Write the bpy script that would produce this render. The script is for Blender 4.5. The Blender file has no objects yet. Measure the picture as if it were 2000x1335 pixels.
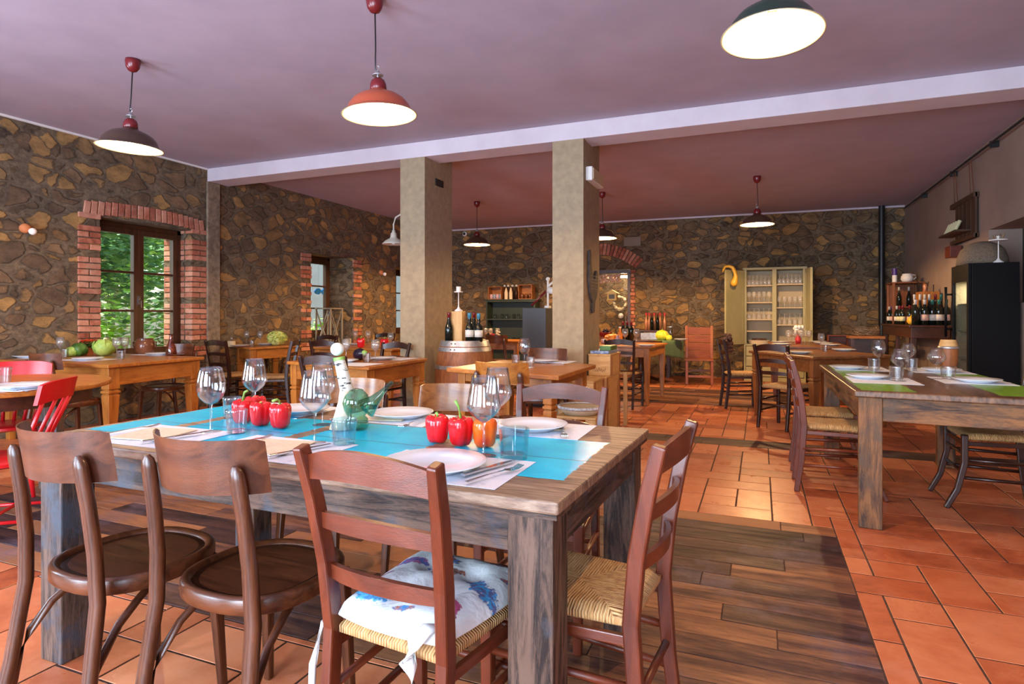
import bpy, bmesh, math, random
from mathutils import Vector, Matrix
random.seed(7)
SC = bpy.context.scene
COL = SC.collection
PI = math.pi
R = math.radians

# ---------------------------------------------------------------- camera, world, light, exposure
F_PX, EYE, HZ, YAW = 1180.0, 1.17, 617.0, R(22.34)
CY, SY = math.cos(YAW), math.sin(YAW)
cd = bpy.data.cameras.new('camera'); cam = bpy.data.objects.new('camera', cd); COL.objects.link(cam)
cam.location = (0, 0, EYE); cam.rotation_euler = (R(90), 0, YAW)
cd.sensor_fit = 'HORIZONTAL'; cd.sensor_width = 36.0; cd.lens = 36.0 * F_PX / 2000
cd.shift_y = (HZ - 667.5) / 2000; cd.clip_start = 0.05; cd.clip_end = 200
SC.camera = cam
VS = SC.view_settings
VS.view_transform = 'Standard'; VS.look = 'None'; VS.gamma = 1.0; VS.use_curve_mapping = False
VS.exposure = 0.42
CYC = SC.cycles
CYC.use_denoising = True
CYC.max_bounces = 10; CYC.diffuse_bounces = 5; CYC.glossy_bounces = 4; CYC.transmission_bounces = 6
CYC.transparent_max_bounces = 24; CYC.sample_clamp_indirect = 6.0; CYC.caustics_reflective = False; CYC.caustics_refractive = False

W = bpy.data.worlds.new('sky'); SC.world = W; W.use_nodes = True
wn = W.node_tree; wn.nodes.clear()
wo = wn.nodes.new('ShaderNodeOutputWorld'); wb = wn.nodes.new('ShaderNodeBackground')
ws = wn.nodes.new('ShaderNodeTexSky'); ws.sky_type = 'NISHITA'; ws.sun_disc = False
ws.sun_elevation = R(48); ws.sun_rotation = R(200); ws.air_density = 1.2; ws.dust_density = 2.0
wn.links.new(ws.outputs[0], wb.inputs[0]); wn.links.new(wb.outputs[0], wo.inputs[0])
wb.inputs[1].default_value = 0.42
sl = bpy.data.lights.new('sun', 'SUN'); sl.energy = 9.0; sl.angle = R(1.0); sl.color = (1, .95, .86)
so = bpy.data.objects.new('sun', sl); COL.objects.link(so)
so.rotation_euler = Vector((.42, .22, -.88)).to_track_quat('-Z', 'Y').to_euler()

def area(name, loc, aim, sx, sy, power, color):
    l = bpy.data.lights.new(name, 'AREA'); l.shape = 'RECTANGLE'; l.size = sx; l.size_y = sy
    l.energy = power; l.color = color
    o = bpy.data.objects.new(name, l); COL.objects.link(o); o.location = loc
    o.rotation_euler = Vector(aim).to_track_quat('-Z', 'Z').to_euler()
    return o
DAY = (.62, .78, 1.0)
# daylight through the glazed openings behind the camera and the near left window
area('daylight_left_doors', (-4.7, -2.35, 1.35), (0.0, 1, .10), 2.0, 2.3, 270, DAY)
area('daylight_middle_doors', (-1.3, -2.35, 1.35), (0.0, 1, .10), 2.0, 2.3, 270, DAY)
area('daylight_right_doors', (1.3, -2.35, 1.35), (-.0, 1, .10), 1.3, 2.3, 70, DAY)
area('daylight_side_window', (-6.95, .2, 1.5), (1, 0, -.1), 1.7, 1.4, 190, DAY)

# ---------------------------------------------------------------- helpers
def at(px, py, z=0.0):
    d = F_PX * (EYE - z) / (py - HZ); r = (px - 1000) / F_PX * d
    return (r * CY - d * SY, r * SY + d * CY)
def yon(px, X):      # Y of the point seen in column px on the plane X
    k = (px - 1000) / F_PX
    return -X * (CY + k * SY) / (SY - k * CY)
def xon(px, Y):
    k = (px - 1000) / F_PX
    return Y * (k * CY - SY) / (CY + k * SY)
def zon(py, X, Y):
    return EYE - (py - HZ) * (-X * SY + Y * CY) / F_PX

def V(*a): return Vector(a)
class M:
    def __init__(s): s.b = bmesh.new()
    def box(s, x0, x1, y0, y1, z0, z1):
        vs = [s.b.verts.new((x, y, z)) for z in (z0, z1) for x, y in ((x0, y0), (x1, y0), (x1, y1), (x0, y1))]
        for f in ((3, 2, 1, 0), (4, 5, 6, 7), (0, 1, 5, 4), (1, 2, 6, 5), (2, 3, 7, 6), (3, 0, 4, 7)):
            s.b.faces.new([vs[i] for i in f])
        return s
    def cbox(s, c, size, m=None):
        hx, hy, hz = size[0] / 2, size[1] / 2, size[2] / 2
        m = m or Matrix()
        vs = [s.b.verts.new(Vector(c) + (m @ Vector((x, y, z)))) for z in (-hz, hz) for x, y in ((-hx, -hy), (hx, -hy), (hx, hy), (-hx, hy))]
        for f in ((3, 2, 1, 0), (4, 5, 6, 7), (0, 1, 5, 4), (1, 2, 6, 5), (2, 3, 7, 6), (3, 0, 4, 7)):
            s.b.faces.new([vs[i] for i in f])
        return s
    def bar(s, pts, w, h, ref=(0, 1, 0), taper=None):
        """square-section bar through pts; w across, h along ref"""
        pts = [Vector(p) for p in pts]; rings = []
        for i, p in enumerate(pts):
            t = (pts[min(i + 1, len(pts) - 1)] - pts[max(i - 1, 0)]).normalized()
            v = Vector(ref) - t * t.dot(Vector(ref)); v.normalize(); u = t.cross(v)
            k = taper[i] if taper else 1
            rings.append([s.b.verts.new(p + u * a * w * k / 2 + v * c * h * k / 2) for a, c in ((-1, -1), (1, -1), (1, 1), (-1, 1))])
        for a, b in zip(rings, rings[1:]):
            for j in range(4): s.b.faces.new([a[j], a[(j + 1) % 4], b[(j + 1) % 4], b[j]])
        s.b.faces.new(rings[0][::-1]); s.b.faces.new(rings[-1])
        return s
    def tube(s, pts, r, n=10, flat=1.0, ref=(0, 0, 1)):
        pts = [Vector(p) for p in pts]; rings = []
        rr = r if isinstance(r, (list, tuple)) else [r] * len(pts)
        for i, p in enumerate(pts):
            t = (pts[min(i + 1, len(pts) - 1)] - pts[max(i - 1, 0)]).normalized()
            rf = Vector(ref)
            if abs(t.dot(rf)) > .95: rf = Vector((0, 1, 0)) if abs(t.y) < .9 else Vector((1, 0, 0))
            v = (rf - t * t.dot(rf)).normalized(); u = t.cross(v)
            rings.append([s.b.verts.new(p + (u * math.cos(2 * PI * j / n) + v * math.sin(2 * PI * j / n) * flat) * rr[i]) for j in range(n)])
        for a, b in zip(rings, rings[1:]):
            for j in range(n): s.b.faces.new([a[j], a[(j + 1) % n], b[(j + 1) % n], b[j]])
        s.b.faces.new(rings[0][::-1]); s.b.faces.new(rings[-1])
        return s
    def lathe(s, prof, n=20, c=(0, 0, 0), m=None, sx=1, sy=1, lobes=0, amp=0, ph=0):
        m = m or Matrix(); c = Vector(c); rings = []
        for r, z in prof:
            if r < 1e-6: rings.append([s.b.verts.new(c + m @ Vector((0, 0, z)))])
            else:
                rg = []
                for j in range(n):
                    a = 2 * PI * j / n; q = r * (1 + (amp * math.cos(lobes * a + ph) if lobes else 0))
                    rg.append(s.b.verts.new(c + m @ Vector((q * math.cos(a) * sx, q * math.sin(a) * sy, z))))
                rings.append(rg)
        for a, b in zip(rings, rings[1:]):
            if len(a) == 1 and len(b) == 1: continue
            for j in range(n):
                k = (j + 1) % n
                if len(a) == 1: s.b.faces.new([a[0], b[k], b[j]])
                elif len(b) == 1: s.b.faces.new([a[j], a[k], b[0]])
                else: s.b.faces.new([a[j], a[k], b[k], b[j]])
        return s
    def prism(s, out, z0, z1, m=None, c=(0, 0, 0)):
        m = m or Matrix(); c = Vector(c)
        lo = [s.b.verts.new(c + m @ Vector((x, y, z0))) for x, y in out]; hi = [s.b.verts.new(c + m @ Vector((x, y, z1))) for x, y in out]
        n = len(out)
        for j in range(n): s.b.faces.new([lo[j], lo[(j + 1) % n], hi[(j + 1) % n], hi[j]])
        s.b.faces.new(lo[::-1]); s.b.faces.new(hi)
        return s
    def ball(s, c, r, n=12, sz=1.0):
        k = max(6, n // 2 + 2)
        return s.lathe([(r * math.sin(PI * i / k), -r * sz * math.cos(PI * i / k)) for i in range(k + 1)], n, c)
    def mesh(s, name, mat, smooth=False):
        bmesh.ops.recalc_face_normals(s.b, faces=s.b.faces[:])
        me = bpy.data.meshes.new(name); s.b.to_mesh(me); s.b.free()
        for m in (mat if isinstance(mat, (list, tuple)) else [mat]): me.materials.append(m)
        if smooth:
            for p in me.polygons: p.use_smooth = True
        return me
    def obj(s, name, mat, parent=None, smooth=False, bevel=0, auto=None, label=None):
        me = s.mesh(name, mat, smooth)
        o = bpy.data.objects.new(name, me); COL.objects.link(o)
        if parent: o.parent = parent
        if bevel:
            b = o.modifiers.new('bevel', 'BEVEL'); b.width = bevel; b.segments = 2; b.limit_method = 'ANGLE'; b.angle_limit = R(40)
        if auto:
            me.set_sharp_from_angle(angle=R(auto))
        if label: o['label'] = label
        return o

def tag(o, label, cat, group=None):
    o['label'] = label; o['category'] = cat
    if group: o['group'] = group
    return o
def struct(o): o['kind'] = 'structure'; return o
def root(name, loc=(0, 0, 0), rz=0):
    o = bpy.data.objects.new(name, None); COL.objects.link(o); o.location = loc; o.rotation_euler = (0, 0, rz)
    o.empty_display_size = .1
    return o
def copy_tree(o, parent=None):
    c = o.copy(); COL.objects.link(c)
    if parent: c.parent = parent
    for ch in list(o.children): copy_tree(ch, c)
    return c
PROTO = {}
def inst(key, builder, loc, rz, label, cat, group=None, sc=1.0, rot=None):
    """first call builds the thing, later calls copy it with its parts"""
    if key not in PROTO: o = PROTO[key] = builder()
    else:
        o = copy_tree(PROTO[key])
        if 'group' in o.keys(): del o['group']
    o.location = loc; o.rotation_euler = rot or (0, 0, rz); o.scale = (sc, sc, sc) if not isinstance(sc, tuple) else sc
    return tag(o, label, cat, group)

# ---------------------------------------------------------------- materials
def srgb(h):
    h = h.lstrip('#'); c = [int(h[i:i + 2], 16) / 255 for i in (0, 2, 4)]
    return tuple((x / 12.92 if x <= .04045 else ((x + .055) / 1.055) ** 2.4) for x in c) + (1,)
def mat(name, base=None, rough=.5, metal=0, **kw):
    m = bpy.data.materials.new(name); m.use_nodes = True
    p = m.node_tree.nodes['Principled BSDF']
    if base is not None: p.inputs['Base Color'].default_value = base if len(base) == 4 else (*base, 1)
    p.inputs['Roughness'].default_value = rough; p.inputs['Metallic'].default_value = metal
    for k, v in kw.items(): p.inputs[k.replace('_', ' ')].default_value = v
    return m
class N:
    def __init__(s, m): s.t = m.node_tree; s.p = s.t.nodes['Principled BSDF']
    def n(s, typ, **kw):
        x = s.t.nodes.new('ShaderNode' + typ)
        for k, v in kw.items():
            if hasattr(x, k): setattr(x, k, v)
            else: x.inputs[k.replace('_', ' ')].default_value = v
        return x
    def l(s, a, b): s.t.links.new(a, b)
    def coord(s, scale=(1, 1, 1), kind='Object', rot=(0, 0, 0)):
        tc = s.n('TexCoord'); mp = s.n('Mapping'); mp.inputs['Scale'].default_value = scale; mp.inputs['Rotation'].default_value = rot
        s.l(tc.outputs[kind], mp.inputs[0]); return mp.outputs[0]
    def noise(s, v, scale, detail=4, rough=.55, dist=0):
        x = s.n('TexNoise'); x.inputs['Scale'].default_value = scale; x.inputs['Detail'].default_value = detail
        x.inputs['Roughness'].default_value = rough; x.inputs['Distortion'].default_value = dist; s.l(v, x.inputs['Vector']); return x
    def ramp(s, fac, stops, interp='LINEAR'):
        x = s.n('ValToRGB'); x.color_ramp.interpolation = interp
        e = x.color_ramp.elements
        while len(e) < len(stops): e.new(.5)
        for k, (pos, c) in enumerate(stops): e[k].position = pos; e[k].color = c
        s.l(fac, x.inputs[0]); return x.outputs[0]
    def mix(s, fac, a, b, mode='MIX'):
        x = s.n('Mix', data_type='RGBA'); x.blend_type = mode
        for sock, v in ((x.inputs[0], fac), (x.inputs[6], a), (x.inputs[7], b)):
            if hasattr(v, 'is_linked'): s.l(v, sock)
            else: sock.default_value = v
        return x.outputs[2]
    def math(s, op, a, b=0.0, c=None):
        x = s.n('Math', operation=op)
        for sock, v in zip(x.inputs, (a, b, c)):
            if v is None: continue
            if hasattr(v, 'is_linked'): s.l(v, sock)
            else: sock.default_value = v
        return x.outputs[0]
    def bump(s, h, strength=.5, dist=.01):
        x = s.n('Bump'); x.inputs['Strength'].default_value = strength; x.inputs['Distance'].default_value = dist
        s.l(h, x.inputs['Height']); s.l(x.outputs[0], s.p.inputs['Normal']); return x.outputs[0]
G1 = (1, 1, 1, 1); G0 = (0, 0, 0, 1)
WC = {}
def wood(name, a, b, rough=.42, axis='x', fine=60, worn=None, coat=0.0, scale=1.0, bump=.25):
    key = name + axis
    if key in WC: return WC[key]
    m = mat(name, rough=rough); n = N(m)
    st = {'x': (1, 9, 9), 'y': (9, 1, 9), 'z': (9, 9, 1)}[axis]
    v = n.coord(tuple(q * scale for q in st))
    n1 = n.noise(v, 2.2, 6, .6, 1.2); n2 = n.noise(v, fine / 4, 4, .7)
    f = n.math('ADD', n.math('MULTIPLY', n1.outputs[0], .75), n.math('MULTIPLY', n2.outputs[0], .25))
    c = n.ramp(f, [(.41, a), (.58, b)] if worn else [(.32, a), (.66, b)])
    if worn:
        n3 = n.noise(n.coord(), 5, 5, .65)
        c = n.mix(n.ramp(n3.outputs[0], [(.52, G0), (.66, G1)]), c, worn)
    n.l(c, n.p.inputs['Base Color']); n.bump(n2.outputs[0], bump, .002)
    n.p.inputs['Coat Weight'].default_value = coat; n.p.inputs['Coat Roughness'].default_value = .2
    WC[key] = m; return m
def toned(name, a, b, rough=.6, nscale=6, bump=.3, axis=None, mid=None, wear=None, spec=.5):
    """colour from the per-piece tone attribute plus two scales of noise, with scattered wear marks"""
    m = mat(name, rough=rough); n = N(m)
    at_ = n.n('Attribute', attribute_name='tone')
    off = n.n('CombineXYZ'); n.l(n.math('MULTIPLY', at_.outputs['Fac'], 37), off.inputs[0]); n.l(n.math('MULTIPLY', at_.outputs['Fac'], 19), off.inputs[1])
    tc = n.n('TexCoord'); mp = n.n('Mapping'); mp.inputs['Scale'].default_value = {'x': (1, 8, 8), 'y': (8, 1, 8)}.get(axis, (1, 1, 1))
    ad = n.n('VectorMath', operation='ADD'); n.l(tc.outputs['Object'], ad.inputs[0]); n.l(off.outputs[0], ad.inputs[1]); n.l(ad.outputs[0], mp.inputs[0]); v = mp.outputs[0]
    n1 = n.noise(v, nscale, 7, .68, .6); n2 = n.noise(v, nscale * 6, 5, .7)
    f = n.math('ADD', n.math('MULTIPLY', at_.outputs['Fac'], .38), n.math('ADD', n.math('MULTIPLY', n1.outputs[0], .85), n.math('MULTIPLY', n2.outputs[0], .35)))
    st = [(.48, a), (.72, mid), (1.0, b)] if mid else [(.5, a), (1.0, b)]
    c = n.ramp(f, st)
    if wear:
        n3 = n.noise(n.coord(), 2.4, 6, .72); c = n.mix(n.ramp(n3.outputs[0], [(.52, G0), (.70, (.55, .55, .55, 1))]), c, wear)
    n.l(c, n.p.inputs['Base Color']); n.p.inputs['Specular IOR Level'].default_value = spec
    n.l(n.ramp(n1.outputs[0], [(.3, (rough + .14,) * 3 + (1,)), (.7, (rough - .08,) * 3 + (1,))]), n.p.inputs['Roughness'])
    n.bump(n.math('ADD', n1.outputs[0], n.math('MULTIPLY', n2.outputs[0], .5)), bump, .004)
    return m
def glass(name, tint=(1, 1, 1, 1), fac=1.0, rough=.02):
    m = bpy.data.materials.new(name); m.use_nodes = True; t = m.node_tree; t.nodes.clear()
    o = t.nodes.new('ShaderNodeOutputMaterial'); mx = t.nodes.new('ShaderNodeMixShader')
    tr = t.nodes.new('ShaderNodeBsdfTransparent'); gl = t.nodes.new('ShaderNodeBsdfGlossy'); lw = t.nodes.new('ShaderNodeLayerWeight')
    tr.inputs[0].default_value = tint; gl.inputs['Roughness'].default_value = rough
    lw.inputs[0].default_value = .5; ma = t.nodes.new('ShaderNodeMath'); ma.operation = 'POWER'; ma.inputs[1].default_value = 2.6
    mb = t.nodes.new('ShaderNodeMath'); mb.operation = 'MULTIPLY_ADD'; mb.inputs[1].default_value = .88 * fac; mb.inputs[2].default_value = .09 * fac
    t.links.new(lw.outputs['Facing'], ma.inputs[0]); t.links.new(ma.outputs[0], mb.inputs[0]); t.links.new(mb.outputs[0], mx.inputs[0])
    t.links.new(tr.outputs[0], mx.inputs[1]); t.links.new(gl.outputs[0], mx.inputs[2]); t.links.new(mx.outputs[0], o.inputs[0])
    return m
def emis(name, col, st):
    m = mat(name, (0, 0, 0)); p = m.node_tree.nodes['Principled BSDF']
    p.inputs['Emission Color'].default_value = (*col, 1); p.inputs['Emission Strength'].default_value = st
    return m
def speck(name, a, b, rough=.8, scale=8, bump=.2, dist=.004, lo=.35, hi=.65, stretch=(1, 1, 1), detail=5):
    m = mat(name, rough=rough); n = N(m); n1 = n.noise(n.coord(stretch), scale, detail, .6)
    n.l(n.ramp(n1.outputs[0], [(lo, a), (hi, b)]), n.p.inputs['Base Color']); n.bump(n1.outputs[0], bump, dist)
    return m

def stone_mat(name, plane):
    m = mat(name, rough=.92); n = N(m)
    v0 = n.coord((1.0, 1.0, 1.5))
    def warp(v, sc, amt, det):
        nd = n.noise(v, sc, det, .55); a = n.n('VectorMath', operation='MULTIPLY_ADD'); n.l(nd.outputs['Color'], a.inputs[0]); a.inputs[1].default_value = (amt,) * 3; n.l(v, a.inputs[2]); return a.outputs[0]
    v = warp(warp(v0, 1.7, .40, 2), 9, .055, 3)
    vo = n.n('TexVoronoi', feature='F1'); vo.inputs['Scale'].default_value = 4.1; n.l(v, vo.inputs['Vector'])
    ve = n.n('TexVoronoi', feature='DISTANCE_TO_EDGE'); ve.inputs['Scale'].default_value = 4.1; n.l(v, ve.inputs['Vector'])
    nf = n.noise(v0, 20, 7, .72); nm = n.noise(v0, 1.0, 4, .6); ng = n.noise(v0, 5.5, 5, .65)
    sep = n.n('SeparateColor'); n.l(vo.outputs['Color'], sep.inputs[0])
    thr = n.math('ADD', n.math('MULTIPLY', sep.outputs[1], .12), n.math('MULTIPLY', n.math('SUBTRACT', nm.outputs[0], .57), .40))
    rnd_ = n.math('MULTIPLY', n.math('MAXIMUM', n.math('SUBTRACT', vo.outputs['Distance'], .36), 0.0), .35)
    e = n.math('ADD', n.math('SUBTRACT', ve.outputs['Distance'], rnd_), n.math('MULTIPLY', n.math('SUBTRACT', nf.outputs[0], .5), .22))
    msk = n.ramp(n.math('DIVIDE', n.math('SUBTRACT', e, n.math('SUBTRACT', thr, .03)), .085), [(0, G0), (1, G1)])
    cols = ['#6f5d4a', '#94754d', '#7f6750', '#b08c5a', '#80694f', '#a3835a', '#8d7357', '#bb955f', '#75604c', '#987a55']
    stone = n.ramp(sep.outputs[0], [(k / 10, srgb(c)) for k, c in enumerate(cols)], 'CONSTANT')
    shade = n.ramp(ng.outputs[0], [(.30, (.50, .48, .46, 1)), (.70, (1.35, 1.28, 1.15, 1))])
    stone = n.mix(1.0, stone, shade, 'MULTIPLY')
    mort = n.ramp(n.math('ADD', n.math('MULTIPLY', nf.outputs[0], .6), n.math('MULTIPLY', ng.outputs[0], .4)), [(.34, srgb('#4a3f35')), (.52, srgb('#7d6b54')), (.68, srgb('#a28d70'))])
    n.l(n.mix(msk, mort, stone), n.p.inputs['Base Color'])
    h = n.math('ADD', n.math('MULTIPLY', msk, .6), n.math('MULTIPLY', nf.outputs[0], .6))
    n.bump(h, 1.0, .05)
    return m

MT = {}
MT['stone_l'] = stone_mat('rubble_stone_left', 'x'); MT['stone_b'] = stone_mat('rubble_stone_back', 'y')
MT['plaster'] = speck('ceiling_plaster', (.42, .365, .45, 1), (.47, .41, .50, 1), .9, 2.2, .12)
MT['beam'] = speck('beam_plaster', (.62, .55, .60, 1), (.68, .61, .66, 1), .85, 3, .1)
MT['concrete'] = speck('pillar_render', srgb('#95836a'), srgb('#a69374'), .9, 14, .5, .004)
MT['rwall'] = speck('right_wall_plaster', srgb('#8f7c70'), srgb('#9c887a'), .9, 2, .1)
MT['tile'] = toned('terracotta_tile', (.21, .042, .018, 1), (.64, .225, .10, 1), .30, 2.4, .3, None, (.47, .12, .045, 1), (.62, .26, .16, 1), .42)
MT['grout'] = speck('dark_grout', srgb('#3a2620'), srgb('#5e4437'), .9, 20)
MT['plank'] = toned('worn_plank_tile', (.012, .009, .012, 1), (.30, .13, .06, 1), .50, 1.5, .4, 'x', (.072, .034, .030, 1), (.15, .12, .16, 1), .14)
MT['brick'] = toned('red_brick', (.20, .06, .035, 1), (.62, .30, .20, 1), .85, 10, .8, None, (.44, .15, .09, 1), (.42, .30, .22, 1), .2)
MT['mortar'] = speck('brick_mortar', srgb('#6d5d4c'), srgb('#93816b'), .95, 16, .8, .01)
MT['black'] = mat('black_metal', (.012, .012, .013), .4)
MT['darkred'] = mat('dark_red_enamel', (.16, .012, .015), .25)
MT['green_enamel'] = mat('dark_green_enamel', (.012, .03, .022), .3)
MT['white_enamel'] = mat('cream_enamel_inside', (.55, .47, .30), .4)
def glowbulb():
    m = bpy.data.materials.new('lit_bulb'); m.use_nodes = True; t = m.node_tree; t.nodes.clear()
    o = t.nodes.new('ShaderNodeOutputMaterial'); a = t.nodes.new('ShaderNodeAddShader'); tr = t.nodes.new('ShaderNodeBsdfTransparent'); e = t.nodes.new('ShaderNodeEmission')
    e.inputs[0].default_value = (1, .80, .50, 1); e.inputs[1].default_value = 14; t.links.new(tr.outputs[0], a.inputs[0]); t.links.new(e.outputs[0], a.inputs[1]); t.links.new(a.outputs[0], o.inputs[0]); return m
MT['bulb'] = glowbulb()
MT['bulb_off'] = mat('white_bulb_glass', (.9, .88, .84), .15)
MT['glass'] = glass('clear_glass', (.97, .98, .985, 1))
MT['pane'] = glass('window_pane', (.93, .97, .97, 1), .7)
MT['bluecast_glass'] = glass('blue_reflection_glass', (.84, .95, .98, 1))  # clear glass; the tabletop's reflected blue is put into its tint
MT['greenglass'] = glass('green_glass', (.42, .74, .58, 1), 1.1)
MT['china'] = mat('white_china', (.76, .80, .85), .12)
def farmat(name, k):
    m = glass(name, (.95, .95, .95, 1), 1.2, .08); t = m.node_tree; o = [x for x in t.nodes if x.type == 'OUTPUT_MATERIAL'][0]; src = o.inputs[0].links[0].from_socket
    mx = t.nodes.new('ShaderNodeMixShader'); d = t.nodes.new('ShaderNodeBsdfDiffuse'); d.inputs[0].default_value = (.9, .88, .84, 1); mx.inputs[0].default_value = k
    t.links.new(src, mx.inputs[1]); t.links.new(d.outputs[0], mx.inputs[2]); t.links.new(mx.outputs[0], o.inputs[0]); return m
MT['cabglass'] = farmat('painted_sheen_stemware', .22)  # clear stemware; white sheen mixed into the colour to make it show
MT['paper'] = speck('printed_paper', (.74, .78, .86, 1), (.56, .62, .74, 1), .8, 34, 0.0, .001, .56, .66)
MT['napkin'] = speck('straw_paper', srgb('#d9c4a4'), srgb('#e4d3b8'), .9, 60, .1, .001)
MT['steel'] = mat('polished_steel', (.62, .62, .64), .16, 1)
MT['galv'] = speck('galvanised_hoop', (.38, .38, .40, 1), (.58, .58, .60, 1), .42, 20, .05, .001); MT['galv'].node_tree.nodes['Principled BSDF'].inputs['Metallic'].default_value = .85
MT['pepper'] = speck('red_pepper_skin', (.62, .006, .012, 1), (.74, .016, .018, 1), .16, 6, .0)
MT['pepper_o'] = speck('orange_pepper_skin', (.70, .03, .006, 1), (.85, .19, .01, 1), .16, 9, .0)
MT['stalk'] = speck('green_stalk', (.12, .28, .03, 1), (.30, .48, .10, 1), .5, 20)
MT['leafdark'] = speck('dark_leaf', (.03, .09, .015, 1), (.10, .22, .03, 1), .5, 8)
MT['cabbage'] = speck('cabbage_leaf', (.22, .40, .05, 1), (.50, .62, .14, 1), .5, 7, .6, .006)
MT['cabbage_l'] = speck('pale_leaf', (.50, .58, .10, 1), (.72, .72, .26, 1), .6, 14, .8, .01)
MT['redleaf'] = speck('red_flower', (.75, .05, .01, 1), (.9, .16, .02, 1), .6, 30)
MT['pot'] = speck('terracotta_pot', (.48, .15, .05, 1), (.62, .22, .08, 1), .75, 9)
MT['jug'] = speck('glazed_brown', (.10, .03, .015, 1), (.20, .07, .03, 1), .2, 4)
MT['aub'] = mat('aubergine_skin', (.012, .008, .02), .12)
MT['bottle'] = mat('dark_bottle_glass', (.006, .010, .008), .08)
MT['label_w'] = mat('cream_paper_label', (.72, .68, .60), .7)
MT['label_y'] = mat('yellow_paper_label', (.74, .70, .40), .7)
MT['label_r'] = mat('pink_paper_label', (.62, .42, .36), .7)
MT['cap_blue'] = mat('blue_foil', (.05, .22, .34), .35); MT['cap_teal'] = mat('teal_foil', (.02, .16, .13), .35)
MT['cap_red'] = mat('red_foil', (.16, .01, .015), .35); MT['cap_w'] = mat('silver_foil', (.6, .58, .55), .35); MT['cap_vio'] = mat('violet_foil', (.08, .03, .22), .35)
MT['cream_metal'] = mat('cream_enamel', (.62, .56, .46), .35)
MT['white_paint'] = mat('white_paint', (.8, .78, .74), .5)
MT['cabgreen'] = speck('sage_paint', srgb('#a29c72'), srgb('#afa97e'), .55, 3, .05)
MT['cabin'] = mat('cream_cabinet_lining', srgb('#c9b795'), .6)
MT['cabgrey'] = mat('grey_cabinet_back', srgb('#8f8579'), .7)
MT['shelfgreen'] = mat('dark_green_paint', (.022, .034, .022), .5)
MT['slate'] = mat('anthracite_panel', (.045, .052, .065), .5)
MT['fridge'] = mat('black_fridge_shell', (.004, .004, .005), .5, 0, Specular_IOR_Level=.12)
MT['gourd'] = speck('yellow_gourd', (.72, .36, .02, 1), (.85, .50, .05, 1), .35, 8)
MT['pumpkin'] = speck('orange_pumpkin', (.70, .20, .02, 1), (.85, .32, .04, 1), .4, 9)
MT['yellow'] = speck('yellow_squash', (.75, .68, .02, 1), (.88, .82, .10, 1), .45, 9)
MT['red_paint'] = mat('red_chair_paint', (.52, .008, .012), .28)
MT['greencloth'] = mat('green_cloth', (.10, .17, .09), .9)
MT['orange_fizz'] = mat('orange_bottle', (.75, .22, .03), .2); MT['pinkb'] = mat('pink_plastic', (.62, .40, .46), .4)
MT['darkwreath'] = speck('dried_flowers', (.05, .02, .012, 1), (.16, .07, .04, 1), .9, 40, 1, .01)
MT['blue_print'] = speck('blue_print', (.10, .16, .34, 1), (.42, .50, .62, 1), .5, 40, 0)
MT['wax'] = mat('white_candle', (.8, .77, .7), .5)
MT['wire'] = mat('brass_wire', (.30, .18, .09), .4, .8)
MT['mesh'] = speck('woven_mesh', (.10, .075, .05, 1), (.22, .16, .11, 1), .9, 120, .5)
MT['red_tin'] = mat('red_tin', (.5, .03, .03), .35)
MT['copper'] = mat('copper_bottle', (.55, .24, .13), .35, .3)
WAL = (srgb('#3a2018'), srgb('#6b4028'))      # bentwood
LAD = (srgb('#5c2c1c'), srgb('#8a4a30'))      # reddish ladder back
def walnut(ax='z'): return wood('walnut_bentwood', srgb('#1f0e08'), srgb('#6a3a20'), .28, ax, coat=.2, fine=120)
def bentback(ax='x'): return wood('walnut_plywood', srgb('#34170c'), srgb('#6d3c22'), .32, ax, fine=220, coat=.15)
def seatwood(ax='y'): return wood('dark_seat_panel', srgb('#160b07'), srgb('#3c2013'), .22, ax, coat=.5)
def redwood(ax='z'): return wood('reddish_stained_beech', srgb('#451a0e'), srgb('#74341b'), .32, ax, fine=200, coat=.15)
def darkwood(ax='z'): return wood('dark_stained_beech', srgb('#1e0b07'), srgb('#3c1a10'), .35, ax, coat=.2)
def pine(ax='x'): return wood('honey_pine', srgb('#8a4a18'), srgb('#c07c34'), .38, ax, coat=.15)
def pale(ax='x'): return wood('pale_pine_board', srgb('#b98646'), srgb('#dcb377'), .55, ax)
def oldwood(ax='z'): return wood('weathered_timber', srgb('#1e120d'), srgb('#684f40'), .58, ax, fine=120, worn=srgb('#3d444e'), scale=1.8, bump=.8)
def rustic(ax='z'): return wood('rustic_timber', srgb('#341e12'), srgb('#85592f'), .6, ax, worn=srgb('#57422f'), bump=.6)
def mahog(ax='x'): return wood('dark_polished_wood', srgb('#2c130b'), srgb('#532a17'), .32, ax, coat=.3)
def barrelw(ax='z'): return wood('oak_stave', srgb('#6e3a1e'), srgb('#a8683a'), .5, ax)
def cratew(ax='x'): return wood('crate_wood', srgb('#8a4c22'), srgb('#b4753a'), .6, ax)
def winwood(ax='z'): return wood('brown_window_wood', srgb('#2e160b'), srgb('#54301a'), .4, ax, coat=.2)

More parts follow.
